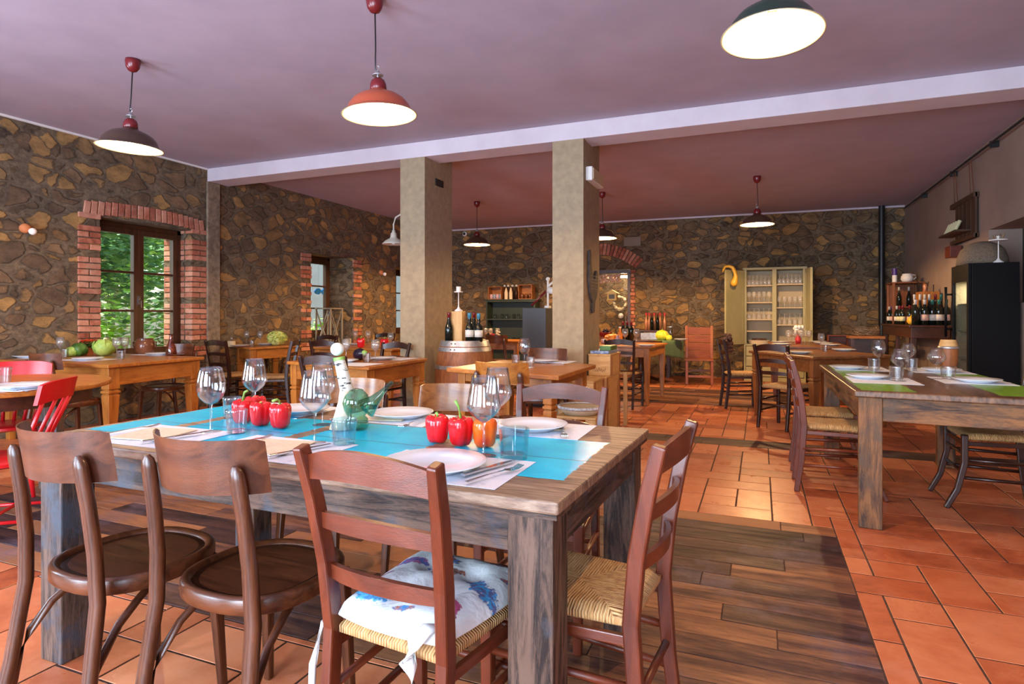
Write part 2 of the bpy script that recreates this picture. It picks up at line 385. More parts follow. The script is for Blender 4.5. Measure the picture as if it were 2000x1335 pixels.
def rush_mat():
    m = mat('woven_rush', rough=.7); n = N(m)
    tc = n.n('TexCoord'); sp = n.n('SeparateXYZ'); n.l(tc.outputs['Object'], sp.inputs[0])
    ax = n.math('ABSOLUTE', n.math('MULTIPLY', sp.outputs[0], 4.9)); ay = n.math('ABSOLUTE', n.math('MULTIPLY', sp.outputs[1], 5.2))
    side = n.math('GREATER_THAN', ax, ay); inv = n.math('SUBTRACT', 1.0, side)
    q = n.math('ADD', n.math('MULTIPLY', side, sp.outputs[1]), n.math('MULTIPLY', inv, sp.outputs[0]))
    r_ = n.math('ADD', n.math('MULTIPLY', side, sp.outputs[0]), n.math('MULTIPLY', inv, sp.outputs[1]))
    cb = n.n('CombineXYZ'); n.l(n.math('MULTIPLY', q, 330), cb.inputs[0]); n.l(n.math('MULTIPLY', r_, 22), cb.inputs[1]); n.l(n.math('MULTIPLY', sp.outputs[2], 30), cb.inputs[2])
    st = n.noise(cb.outputs[0], 1.0, 3, .6)
    cb2 = n.n('CombineXYZ'); n.l(n.math('MULTIPLY', q, 90), cb2.inputs[0]); n.l(n.math('MULTIPLY', r_, 26), cb2.inputs[1]); tf = n.noise(cb2.outputs[0], 1.0, 5, .75)
    w = n.math('MULTIPLY_ADD', n.math('SINE', n.math('MULTIPLY', q, 820)), .5, .5)
    f = n.math('ADD', n.math('MULTIPLY', w, .22), n.math('MULTIPLY', st.outputs[0], .8))
    c = n.ramp(f, [(.28, srgb('#6e3f20')), (.48, srgb('#c08f55')), (.80, srgb('#eacb95'))])
    # darker reddish strands gather in the front and back quarters
    dk = n.math('MULTIPLY', n.ramp(tf.outputs[0], [(.50, G0), (.62, G1)]), n.math('MULTIPLY', n.math('MULTIPLY_ADD', inv, .6, .12), n.math('LESS_THAN', n.math('ABSOLUTE', r_), .165)))
    n.l(n.mix(dk, c, srgb('#7a4426')), n.p.inputs['Base Color'])
    n.bump(n.math('ADD', w, st.outputs[0]), .8, .004)
    return m
MT['rush'] = rush_mat()
# ================================================================ THE SETTING
XL, XR, ZC = -6.7, 2.33, 3.10
def set_tone(me, tones):
    a = me.attributes.new('tone', 'FLOAT', 'FACE')
    for i, t in enumerate(tones): a.data[i].value = t
# ---- floor: laid terracotta pieces with three plank fields
def build_floor():
    m = M(); tones = []; mats = []
    def slab(x0, x1, y0, y1, mi, tone, g=.004, h=0.0, ch=.0016):
        b = m.b; x0 += g; x1 -= g; y0 += g; y1 -= g
        lo = [b.verts.new(p) for p in ((x0, y0, h - ch), (x1, y0, h - ch), (x1, y1, h - ch), (x0, y1, h - ch))]
        hi = [b.verts.new(p) for p in ((x0 + ch, y0 + ch, h), (x1 - ch, y0 + ch, h), (x1 - ch, y1 - ch, h), (x0 + ch, y1 - ch, h))]
        b.faces.new(hi); tones.append(tone); mats.append(mi)
        for j in range(4): b.faces.new([lo[j], lo[(j + 1) % 4], hi[(j + 1) % 4], hi[j]]); tones.append(tone); mats.append(mi)
    m.b.faces.new([m.b.verts.new(p) for p in ((XL - .6, -2.6, -.004), (XR + .5, -2.6, -.004), (XR + .5, 12.9, -.004), (XL - .6, 12.9, -.004))]); tones.append(.5); mats.append(2)
    fields = [(-4.6, .375, 1.74, 3.76), (-4.6, .375, 8.30, 10.15), (XL, XR, 5.80, 6.12)]
    rnd = random.Random(3)
    for k, (fx0, fx1, fy0, fy1) in enumerate(fields):
        rows = max(1, round((fy1 - fy0) / .145)) if k < 2 else 2; rh = (fy1 - fy0) / rows
        for i in range(rows):
            x = fx0 - rnd.random() * .9
            base = rnd.random()
            while x < fx1:
                w = rnd.choice((.9, 1.1, 1.3)); a, b_ = max(x, fx0), min(x + w, fx1)
                if b_ - a > .03:
                    t = rnd.random() ** 1.3 * .9 if rnd.random() > .12 else 1.25
                    slab(a, b_, fy0 + i * rh, fy0 + (i + 1) * rh, 1, t if k < 2 else t * .35, .0018)
                x += w
    # terracotta: random ashlar on a 0.205 m grid, clipped to outside the fields
    g = .205; nx = int((XR - XL + .4) / g) + 1; ny = int(15.2 / g) + 1; used = [[False] * ny for _ in range(nx)]
    def inside(x, y): return any(a <= x <= b_ and c <= y <= d_ for a, b_, c, d_ in fields)
    for j in range(ny):
        for i in range(nx):
            if used[i][j]: continue
            w, h = rnd.choice(((2, 1), (1, 2), (2, 1), (1, 1), (2, 2), (1, 2), (2, 1)))
            if i + w > nx or j + h > ny or any(used[i + a][j + b_] for a in range(w) for b_ in range(h)): w = h = 1
            for a in range(w):
                for b_ in range(h): used[i + a][j + b_] = True
            x0, y0 = XL + i * g, -2.6 + j * g; x1, y1 = x0 + w * g, y0 + h * g
            cx, cy = (x0 + x1) / 2, (y0 + y1) / 2; t = rnd.random()
            # clip against each field
            rects = [(x0, x1, y0, y1)]
            for fa, fb, fc, fd in fields:
                out = []
                for a, b_, c, d_ in rects:
                    if b_ <= fa or a >= fb or d_ <= fc or c >= fd: out.append((a, b_, c, d_)); continue
                    if a < fa: out.append((a, fa, c, d_)); a = fa
                    if b_ > fb: out.append((fb, b_, c, d_)); b_ = fb
                    if c < fc: out.append((a, b_, c, fc))
                    if d_ > fd: out.append((a, b_, fd, d_))
                rects = out
            for a, b_, c, d_ in rects:
                if b_ - a > .02 and d_ - c > .02: slab(a, b_, c, d_, 0, t, .0035 + rnd.random() * .001)
    me = bpy.data.meshes.new('floor'); m.b.to_mesh(me); m.b.free()
    for q in ('tile', 'plank', 'grout'): me.materials.append(MT[q])
    for p, mi in zip(me.polygons, mats): p.material_index = mi
    set_tone(me, tones)
    o = bpy.data.objects.new('floor', me); COL.objects.link(o); struct(o)
build_floor()

def wall_with_holes(name, mt, length, height, thick, holes, loc, rz, z0=0):
    """local x along the wall, inner face at y=0, body towards +y"""
    m = M(); xs = sorted({0, length, *[h[0] for h in holes], *[h[1] for h in holes]})
    for a, b in zip(xs, xs[1:]):
        hs = [h for h in holes if h[0] <= a + 1e-6 and h[1] >= b - 1e-6]
        if not hs: m.box(a, b, 0, thick, z0, height)
        for h in hs:
            if h[2] > z0: m.box(a, b, 0, thick, z0, h[2])
            if h[3] < height: m.box(a, b, 0, thick, h[3], height)
    o = m.obj(name, mt); o.location = loc; o.rotation_euler = (0, 0, rz); return struct(o)

# window geometry measured on the left wall
W1 = (yon(195, XL), yon(350, XL - .22), .66, zon(423, XL, yon(195, XL)))
W2 = (yon(607, XL), yon(690, XL), .55, 2.20)
W3 = (yon(773, XL), yon(773, XL) + 1.15, .55, 2.15)
W4 = (-.70, 1.05, .85, 2.25)
# the left wall runs along Y; rotate so that local x -> +Y and body -> -X
lw = wall_with_holes('wall_left', MT['stone_l'], 15.2, ZC, .5, [(a + 2.6, b + 2.6, c, d) for a, b, c, d in (W1, W2, W3, W4)], (XL, -2.6, 0), R(90))
BWA = math.atan2(.35, XR - XL)
def bw(x, dy=0):       # point on the back wall at world X
    return 12.0 + (x - XL) * .35 / (XR - XL) + dy
NX0, NX1 = -3.75, -2.42
bwall = wall_with_holes('wall_back', MT['stone_b'], 9.6, ZC, .5, [(NX0 - XL, NX1 - XL, 0, 2.12)], (XL, 12.0, 0), BWA)
RW = (yon(1996, XR) - .35, yon(1931, XR), 1.30, 2.12)
m = M()
for a, b, c, d in ((-2.6, RW[0], 0, ZC), (RW[1], 12.9, 0, ZC), (RW[0], RW[1], 0, RW[2]), (RW[0], RW[1], RW[3], ZC)): m.box(XR, XR + .45, a, b, c, d)
struct(m.obj('wall_right', MT['rwall']))
DOORS = ((-5.8, -3.6), (-2.4, -.2), (.6, 2.0))
wall_with_holes('wall_front', MT['rwall'], 9.6, ZC, .4, [(a - XL, b - XL, 0, 2.55) for a, b in DOORS], (XL, -2.2, 0), 0).location = (XL, -2.6, 0)
o = M().box(XL - .5, XR + .45, -2.6, 12.9, ZC, ZC + .25).obj('ceiling', MT['plaster']); struct(o)
struct(M().box(XL, XR, 5.80, 6.13, 2.93, ZC).obj('trim_1', MT['beam'], bevel=.006))
PX = [(xon(781.8, 5.8), xon(829.5, 5.8)), (xon(1079, 5.8), xon(1139.4, 5.8))]
for i, (a, b) in enumerate(PX):
    struct(M().box(a, b, 5.80, 6.44, 0, 2.9295).box(a, b, 6.1305, 6.44, 2.9295, ZC - .001).obj('trim_%d' % (i + 2), MT['concrete']))
# thin pale plaster fillets where the stone meets the ceiling
struct(M().box(XL, XL + .02, -2.2, 5.79, ZC - .022, ZC - .0005).obj('trim_4', MT['white_paint']))
o = struct(M().box(0, 9.03, -.03, 0, ZC - .03, ZC - .0005).obj('trim_5', MT['beam'])); o.location = (XL, 12.0, 0); o.rotation_euler = (0, 0, BWA)
# mortar pilaster under the beam end
struct(M().box(XL, XL + .035, 5.78, 5.98, 0, 2.93).obj('trim_6', MT['mortar'], bevel=.01))

# ---- brick surrounds
def bricks(name, items, mt='brick'):
    """items: (centre, size, matrix) ; each brick a slightly irregular box in one mesh"""
    m = M(); tones = []; rnd = random.Random(11)
    for c, s, mx in items:
        j = Matrix.Rotation(rnd.uniform(-.03, .03), 4, 'X')
        m.cbox((c[0] + rnd.uniform(-.002, .004), c[1], c[2]), s, (mx or Matrix()) @ j); tones += [rnd.random()] * 6
    me = m.mesh(name, MT[mt]); set_tone(me, tones)
    o = bpy.data.objects.new(name, me); COL.objects.link(o)
    b = o.modifiers.new('b', 'BEVEL'); b.width = .005; b.segments = 2
    return struct(o)
def window_bricks(name, w, top=True, dens=1.0):
    a, b, c, d = w; it = []; rnd = random.Random(int(a * 10))
    z = c; k = 0
    while z < d - .02:
        if rnd.random() < dens:
            for side, y in ((-1, a), (1, b)):
                wd = .235 if (k + (side > 0)) % 2 else .115
                cy = y + side * (wd / 2 - .004)
                it.append(((XL - .05, cy, z + .03), (.13, wd, .056), None))
                if k % 2 == (side > 0): it.append(((XL - .05, y + side * (.115 + .065), z + .03), (.13, .11, .056), None))
                it.append(((XL - .31, y + side * .03, z + .03), (.36, .075, .054), None))
        z += .068; k += 1
    if top:
        n = int((b - a + .36) / .075)
        for i in range(n):
            y = a - .18 + (i + .5) * (b - a + .36) / n; t = (i / (n - 1) - .5) * 2
            it.append(((XL - .05, y, d + .075 + .045 * (1 - t * t)), (.13, .062, .15), Matrix.Rotation(t * .12, 4, 'X')))
    return bricks(name, it)
window_bricks('trim_7', W1, True, .82)
window_bricks('trim_8', W2, False, .55)
# arch of radial bricks over the back alcove
it = []
cxa = (NX0 + NX1) / 2; half = (NX1 - NX0) / 2 + .1; rise = .30; Rr = (half * half + rise * rise) / (2 * rise); zc_ = 2.12 + rise - Rr
th = math.asin(half / Rr); n = 25
for i in range(n):
    t = -th + 2 * th * (i + .5) / n; rr_ = Rr + .12
    x = cxa + rr_ * math.sin(t)
    it.append(((x, bw(x) - .0, zc_ + rr_ * math.cos(t)), (.058, .05, .23), Matrix.Rotation(BWA, 4, 'Z') @ Matrix.Rotation(t, 4, 'Y')))
for k in range(28):
    z = .04 + k * .075
    it.append(((NX1 + .05, bw(NX1), z), (.10 if k % 2 else .06, .05, .062), None))
bricks('trim_9', it)
# alcove interior
m = M(); m.box(NX0 - .05, NX1 + .25, bw(-3) + .95, bw(-3) + 1.05, 0, 2.5).box(NX0 - .1, NX0, bw(-3) + .3, bw(-3) + 1.0, 0, 2.5).box(NX1 + .2, NX1 + .3, bw(-3) + .35, bw(-3) + 1.0, 0, 2.5)
m.box(NX0 - .1, NX1 + .3, bw(-3) + .3, bw(-3) + 1.05, 2.5, 2.6)
struct(m.obj('wall_alcove', MT['stone_b']))
m = M(); x0, x1 = NX0, NX1
m.box(x0 + .005, x1 - .005, bw(-3) + .06, bw(-3) + .10, 2.04, 2.115)
m.box(x1 - .065, x1 - .003, bw(-3) + .04, bw(-3) + .12, 0.002, 2.04).box(x0 + .003, x0 + .065, bw(-3) + .04, bw(-3) + .12, 0.002, 2.04)
struct(m.obj('door_1', winwood('z'), bevel=.004))

# ---- windows
def casement(name, X, y0, y1, z0, z1, rows=3, leaves=2, handle=True):
    m = M(); fw = .055; d0, d1 = X - .035, X + .035
    m.box(d0, d1, y0, y0 + fw, z0, z1).box(d0, d1, y1 - fw, y1, z0, z1).box(d0, d1, y0, y1, z0, z0 + fw).box(d0, d1, y0, y1, z1 - fw, z1)
    fr = m.obj(name, winwood('z'), bevel=.004); struct(fr)
    a, b = y0 + fw, y1 - fw; lw_ = (b - a) / leaves; za, zb = z0 + fw, z1 - fw; sw = .062
    for k in range(leaves):
        la, lb = a + k * lw_, a + (k + 1) * lw_; m = M(); e0, e1 = X - .02, X + .045
        m.box(e0, e1, la, la + sw, za, zb).box(e0, e1, lb - sw, lb, za, zb).box(e0, e1, la + sw, lb - sw, za, za + sw * 1.2).box(e0, e1, la + sw, lb - sw, zb - sw * 1.1, zb)
        for r_ in range(1, rows):
            z = za + sw + (zb - za - 2 * sw) * r_ / rows; m.box(e0 + .005, e1 - .012, la + sw, lb - sw, z - .013, z + .013)
        sash = m.obj('sash', winwood('z'), fr, bevel=.003)
        M().box(X + .004, X + .008, la + sw - .005, lb - sw + .005, za + sw, zb - sw).obj('pane', MT['pane'], sash)
    if handle:
        zc = (z0 + z1) / 2 - .1; m = M(); m.box(X + .045, X + .06, a + lw_ - .013, a + lw_ + .013, zc - .05, zc + .05).tube([(X + .06, a + lw_, zc), (X + .085, a + lw_, zc), (X + .085, a + lw_, zc - .09)], .007, 8)
        m.obj('handle', MT['steel'], fr)
    return fr
casement('window_1', XL - .22, W1[0] + .004, W1[1] - .004, W1[2] + .004, W1[3] - .004)
WX2 = XL - .45
y2b = yon(641, WX2)
casement('window_2', WX2, W2[0] + .004, y2b, W2[2] + .25, W2[3] - .004, 3, 1, False)
casement('window_3', WX2, W3[0] + .004, W3[1] - .004, W3[2] + .25, W3[3] - .004, 3, 2, False)
casement('window_4', XL - .25, W4[0] + .004, W4[1] - .004, W4[2] + .004, W4[3] - .004)
# splayed far reveal of window 2 and the masonry under the deep windows
m = M(); m.prism([(XL - .002, W2[1]), (XL - .5, W2[1]), (XL - .5, y2b), (WX2 + .03, y2b)], W2[2], W2[3]); struct(m.obj('trim_10', MT['stone_l']))
m = M(); m.box(WX2 - .05, WX2 + .05, W2[0], y2b, W2[2], W2[2] + .25).box(WX2 - .05, WX2 + .05, W3[0], W3[1], W3[2], W3[2] + .25); struct(m.obj('trim_11', MT['stone_l']))
m = M(); m.box(WX2 + .05, XL + .03, W2[0] + .002, W2[1] - .002, W2[2], W2[2] + .03); struct(m.obj('trim_12', MT['slate'], bevel=.004))
struct(M().box(XL - .18, XL + .02, W1[0] + .005, W1[1] - .005, W1[2] + .0, W1[2] + .03).obj('trim_13', winwood('y'), bevel=.004))
# right wall deep-set window; a black slab stands for the darkness beyond
m = M(); m.box(XR + .30, XR + .38, RW[0], RW[1], RW[2], RW[3]); struct(m.obj('window_5', MT['black']))
m = M(); m.box(XR + .26, XR + .299, RW[0], RW[0] + .5, RW[3] - .14, RW[3]).box(XR + .26, XR + .299, RW[0] + .44, RW[0] + .52, RW[2], RW[3] - .14); struct(m.obj('trim_14', MT['jug']))
# front glazed door frames behind the camera
for i, (a, b) in enumerate(DOORS):
    m = M(); y = -2.4
    for x in (a + .03, (a + b) / 2, b - .03): m.box(x - .03, x + .03, y - .03, y + .03, 0.002, 2.548)
    m.box(a, b, y - .03, y + .03, 2.48, 2.548).box(a, b, y - .028, y + .028, .85, .92)
    struct(m.obj('door_%d' % (i + 2), winwood('z')))

# ---- outside
def ground():
    m = M(); m.box(-22, XL - .5, -8, 20, -.12, -.02)
    o = m.obj('garden_ground', speck('gravel_and_grass', (.16, .22, .06, 1), (.40, .36, .26, 1), .95, 5, .3)); struct(o)
    m = M(); m.box(-9, 6, -9, -2.61, -.12, -.02); struct(m.obj('terrace', speck('terrace_paving', (.42, .36, .32, 1), (.5, .44, .4, 1), .9, 3, .1)))
ground()
def tree(name, loc, rad, n, mt, label, cat, stem=True, leaf=.07, group=None):
    rt = root(name, loc); rnd = random.Random(int(loc[1] * 100)); m = M()
    for i in range(n):
        u = rnd.uniform(-1, 1); a = rnd.uniform(0, 2 * PI); q = rnd.random() ** .4; k = 1 + .3 * math.sin(3 * a + u * 4)
        p = Vector((math.cos(a) * math.sqrt(1 - u * u) * rad[0], math.sin(a) * math.sqrt(1 - u * u) * rad[1], u * rad[2])) * q * k
        mx = Matrix.Rotation(rnd.uniform(0, 6.28), 3, 'Z') @ Matrix.Rotation(rnd.uniform(-1.2, 1.2), 3, 'X'); s = leaf * rnd.uniform(.6, 1.4)
        vs = [m.b.verts.new(p + mx @ Vector(v)) for v in ((-s, 0, 0), (0, -s * .5, 0), (s, 0, s * .2), (0, s * .5, 0))]
        m.b.faces.new(vs)
    o = m.obj('foliage', mt, rt); o.location = (0, 0, rad[2] + (.9 if stem else .1))
    if stem:
        h = rad[2] * 2 + .6; M().tube([(0, 0, -.02), (.12, .1, h * .3), (.05, .3, h * .55), (-.1, .7, h * .9)], [.13, .11, .08, .03], 10).obj('trunk', MT['trunk'], rt)
        M().tube([(.1, .15, h * .35), (.2, -.3, h * .6), (.1, -.7, h * .85)], [.06, .05, .02], 8).obj('branch', MT['trunk'], rt)
    tag(rt, label, cat, group); return rt
MT['trunk'] = speck('bark', (.18, .14, .11, 1), (.36, .31, .26, 1), .9, 12)
LG = speck('garden_leaf', (.12, .30, .03, 1), (.50, .78, .14, 1), .5, 5); LG2 = speck('dark_garden_leaf', (.06, .20, .06, 1), (.30, .55, .18, 1), .5, 4)
tree('garden_tree', (-10.4, 6.0, 0), (1.5, 2.4, 1.5), 9000, LG2, 'garden tree with a slanting grey trunk outside the large left window', 'tree', leaf=.08)
tree('garden_tree', (-15.0, 10.0, 0), (2.4, 3.2, 2.3), 9000, LG, 'light green tree farthest out in the garden beyond the left windows', 'tree', leaf=.12)
tree('shrub', (-8.2, 5.15, 0), (.5, .55, .55), 2200, LG, 'bright green shrub close outside the large left window, low in its left leaf', 'shrub', False, .06)
tree('shrub', (-8.3, 7.0, 0), (.6, .8, .75), 2600, LG2, 'dark green shrub close outside the large left window, seen in its right leaf', 'shrub', False, .06)
tree('shrub', (-8.4, 10.4, 0), (.5, .6, .5), 1800, LG, 'green shrub outside the narrow middle window', 'shrub', False, .06)
struct(M().box(-11.2, -11.0, 10.0, 19, 0, 3.2).obj('wall_garden', speck('pale_outer_wall', (.60, .52, .46, 1), (.7, .62, .56, 1), .9, 3, .2)))
# blue glass fish hanging in window 2
yf = W2[0] + .5 * (y2b - W2[0]); t = root('hanging_fish', (WX2 + .10, yon(622, WX2 + .10), zon(570, WX2, yon(622, WX2))))
MT['bluefish'] = mat('blue_glass_fish', (.02, .22, .75), .2)
M().prism([(-.11, 0), (-.06, .05), (.02, .06), (.08, .02), (.13, .06), (.12, -.05), (.07, -.01), (0, -.05), (-.07, -.04)], -.006, .006, Matrix.Rotation(R(90), 4, 'X').to_3x3().to_4x4() if False else Matrix.Rotation(R(90), 4, 'Z') @ Matrix.Rotation(R(90), 4, 'X')).obj('body', MT['bluefish'], t)
M().tube([(0, 0, .05), (0, 0, .45)], .0015, 4).obj('string', MT['black'], t)
tag(t, 'blue fish ornament hanging before the narrow middle window', 'ornament')
# wooden candle lantern on the sill of window 2
lx, ly = XL - .16, yon(643, XL - .16); t = root('candle_lantern', (lx, ly, W2[2] + .03)); s_ = .15; h_ = .72; m = M()
for a in (-1, 1):
    for b in (-1, 1): m.cbox((a * s_, b * s_, h_ / 2), (.022, .022, h_))
m.cbox((0, 0, .012), (2 * s_ + .03, 2 * s_ + .03, .022)).cbox((0, 0, h_), (2 * s_ + .03, 2 * s_ + .03, .02))
m.obj('frame', wood('grey_lantern_wood', srgb('#6f6252'), srgb('#a89a84'), .6, 'z'), t)
m = M()
for sx_, sy_ in ((1, 0), (0, -1), (-1, 0), (0, 1)):
    for q in (-1, 1):
        a = (sx_ * s_ - q * sy_ * s_, sy_ * s_ + q * sx_ * s_ * 1, .02); b = (sx_ * s_ + q * sy_ * s_, sy_ * s_ - q * sx_ * s_, h_ - .02); m.bar([a, b], .014, .008, (sx_ or .01, sy_, .001))
m.obj('cross_braces', wood('grey_lantern_wood', srgb('#6f6252'), srgb('#a89a84'), .6, 'z'), t)
M().lathe([(0, .022), (.035, .022), (.035, .16), (0, .16)], 16).obj('candle', MT['wax'], t)
tag(t, 'wooden candle lantern with crossed braces on the middle window sill', 'lantern')
t = tag(M().lathe([(0, 0), (.05, 0), (.05, .03), (.0, .03)], 16).obj('saucer', MT['china']), 'small white saucer on the middle window sill beside the lantern', 'saucer'); t.location = (XL - .04, yon(622, XL - .04), W2[2] + .03)
# ================================================================ CHAIRS
def bentwood():
    t = root('bentwood_chair')
    ang = [2 * PI * i / 40 for i in range(40)]
    def sup(a, rx, ry, e=2.5):
        c, s_ = math.cos(a), math.sin(a)
        return (rx * math.copysign(abs(c) ** (2 / e), c), ry * math.copysign(abs(s_) ** (2 / e), s_) * (1.0 if s_ > 0 else .97))
    def loft(prof, name, mt):
        m = M(); rings = []
        for off, z in prof:
            rings.append([m.b.verts.new((*sup(a, .205 - off, .205 - off), z)) for a in ang])
        for p, q in zip(rings, rings[1:]):
            for j in range(40): m.b.faces.new([p[j], p[(j + 1) % 40], q[(j + 1) % 40], q[j]])
        m.b.faces.new(rings[0][::-1]); m.b.faces.new(rings[-1])
        return m.obj(name, mt, t, smooth=True, auto=50)
    loft([(.004, .415), (0, .42), (0, .452), (.004, .459), (.014, .461), (.024, .457), (.028, .449)], 'seat_frame', walnut('x'))
    loft([(.0285, .440), (.0285, .4495), (.06, .4485)], 'seat_panel', seatwood('y'))
    def leg(pts, w, d, taper): 
        return M().tube(pts, [w * q for q in taper], 12, d / w, (0, 1, 0)).obj('leg', walnut('z'), t, smooth=True, auto=50)
    for s in (-1, 1):
        pts = [(s * .195, -.275, 0), (s * .185, -.235, .2), (s * .172, -.205, .42), (s * .165, -.208, .55), (s * .160, -.222, .68), (s * .157, -.238, .780), (s * .156, -.242, .800), (s * .156, -.244, .812)]
        leg(pts, .023, .018, [.85, .95, 1, .98, .95, .92, .75, .3])
    for s in (-1, 1):
        m = M(); m.bar([(s * .165, .175, 0), (s * .150, .150, .42)], .034, .034, (0, 1, 0), [.72, 1.1]); m.obj('leg', walnut('z'), t, bevel=.006)
    # curved backrest panel
    m = M(); n = 22; rr = .238; a0 = R(54); g = []
    for i in range(n + 1):
        a = -a0 + 2 * a0 * i / n; e = abs(i / n - .5) * 2
        col_ = []
        for k, (z, tilt) in enumerate(((.734, 0), (.80, -.010), (.871 if e < .93 else .864, -.022))):
            for q in (0, .011):
                rad = rr - q
                col_.append(m.b.verts.new((rad * math.sin(a), -.213 + tilt - rad * (math.cos(a) - math.cos(R(38))) , z)))
        g.append(col_)
    for p, q in zip(g, g[1:]):
        for k in (0, 1):
            m.b.faces.new([p[2 * k], q[2 * k], q[2 * k + 2], p[2 * k + 2]]); m.b.faces.new([p[2 * k + 1], p[2 * k + 3], q[2 * k + 3], q[2 * k + 1]])
        m.b.faces.new([p[0], p[1], q[1], q[0]]); m.b.faces.new([p[4], q[4], q[5], p[5]])
    for p in (g[0], g[-1]): m.b.faces.new([p[0], p[2], p[3], p[1]]); m.b.faces.new([p[2], p[4], p[5], p[3]])
    m.obj('backrest', bentback('x'), t, smooth=True, auto=40)
    for s in (-1, 1):
        pts = [(s * .183, -.232, .13), (s * .178, -.222, .20), (s * .170, -.195, .27), (s * .160, -.145, .335), (s * .148, -.08, .38), (s * .140, -.02, .414)]
        M().tube(pts, .011, 10).obj('brace', walnut('y'), t, smooth=True)
    return t
def rush_seat(t, wf, wr, d, z, th=.048):
    m = M(); nx = 14; ny = 14
    def P(u, v, top):
        w = (wr + (wf - wr) * v) / 2; x = (u * 2 - 1) * w; y = (v - .5) * d
        e = min(u, 1 - u, v, 1 - v) * 2; edge = min(1, e / .18); h = math.sin(edge * PI / 2) * .016
        dish = -.008 * max(0, 1 - 2 * math.hypot(u - .5, v - .5))
        return (x, y, z + h - .016 + dish if top else z - th + .016 - h * .9)
    for top in (1, 0):
        g = [[m.b.verts.new(P(i / nx, j / ny, top)) for i in range(nx + 1)] for j in range(ny + 1)]
        for j in range(ny):
            for i in range(nx): m.b.faces.new([g[j][i], g[j][i + 1], g[j + 1][i + 1], g[j + 1][i]])
        if top: gt = g
        else: gb = g
    def rim(a, b): 
        for p, q, r_, s_ in zip(a, a[1:], b[1:], b): m.b.faces.new([p, q, r_, s_])
    rim(gt[0], gb[0]); rim(gt[-1], gb[-1]); rim([r_[0] for r_ in gt], [r_[0] for r_ in gb]); rim([r_[-1] for r_ in gt], [r_[-1] for r_ in gb])
    return m.obj('rush_seat', MT['rush'], t, smooth=True)
def ladder(wd, splay=0.0, tall=.875, rails=True):
    def build():
        t = root('ladder_back_chair'); zb = .45
        for s in (-1, 1):
            pts = [(s * .160, -.235, 0), (s * .160, -.205, .22), (s * .161, -.19, .44), (s * .167, -.205, .60), (s * .178, -.235, .76), (s * .187, -.265, tall)]
            M().bar(pts, .030, .040, (0, 1, 0), [.85, .95, 1, 1, .95, .85]).obj('back_post', wd('z'), t, bevel=.005)
            if splay: pts = [(s * .195, .19 + splay, 0), (s * .193, .19 + splay * .35, .12), (s * .19, .185, .28), (s * .19, .185, .452)]
            else: pts = [(s * .185, .185, 0), (s * .19, .185, .452)]
            M().bar(pts, .036, .034, (0, 1, 0), [.85, .95, 1, 1][:len(pts)] if splay else [.85, 1]).obj('front_leg', wd('z'), t, bevel=.006)
        rush_seat(t, .37, .30, .375, zb + .008)
        def slat(z, h, arch, w, bow=.032):
            m = M(); n = 14; g = []
            f = (z - .44) / (tall - .44); yb = -.19 - .075 * f ** 1.5
            for i in range(n + 1):
                u = i / n * 2 - 1; x = u * w; y = yb - bow * (1 - u * u) + .012
                zt = z + h / 2 + arch * (1 - u * u); z0 = z - h / 2 + arch * .62 * (1 - u * u)
                g.append([m.b.verts.new((x, y, z0)), m.b.verts.new((x, y - .014, z0)), m.b.verts.new((x, y - .016, zt)), m.b.verts.new((x, y - .002, zt))])
            for p, q in zip(g, g[1:]):
                for k in range(4): m.b.faces.new([p[k], p[(k + 1) % 4], q[(k + 1) % 4], q[k]])
            m.b.faces.new(g[0]); m.b.faces.new(g[-1][::-1])
            m.obj('slat', wd('x'), t, smooth=True, auto=40)
        slat(tall - .048, .056, .028, .172); slat(.700, .036, .014, .160); slat(.575, .034, .010, .152)
        for s in (-1, 1):
            for z in (.18, .29): M().tube([(s * .166, -.20, z), (s * .19, .185, z + .01)], .0105, 10).obj('stretcher', wd('y'), t, smooth=True)
        for z in (.22, .335): M().tube([(-.188, .187, z), (.188, .187, z)], .0105, 10).obj('stretcher', wd('x'), t, smooth=True)
        M().tube([(-.166, -.20, .25), (.166, -.20, .25)], .0105, 10).obj('stretcher', wd('x'), t, smooth=True)
        if rails:
            m = M()
            for s in (-1, 1): m.bar([(s * .160, -.185, .398), (s * .186, .18, .398)], .016, .026, (0, 0, 1))
            m.bar([(-.186, .184, .398), (.186, .184, .398)], .016, .026, (0, 0, 1)); m.obj('seat_rail', wd('y'), t, bevel=.003)
        return t
    return build
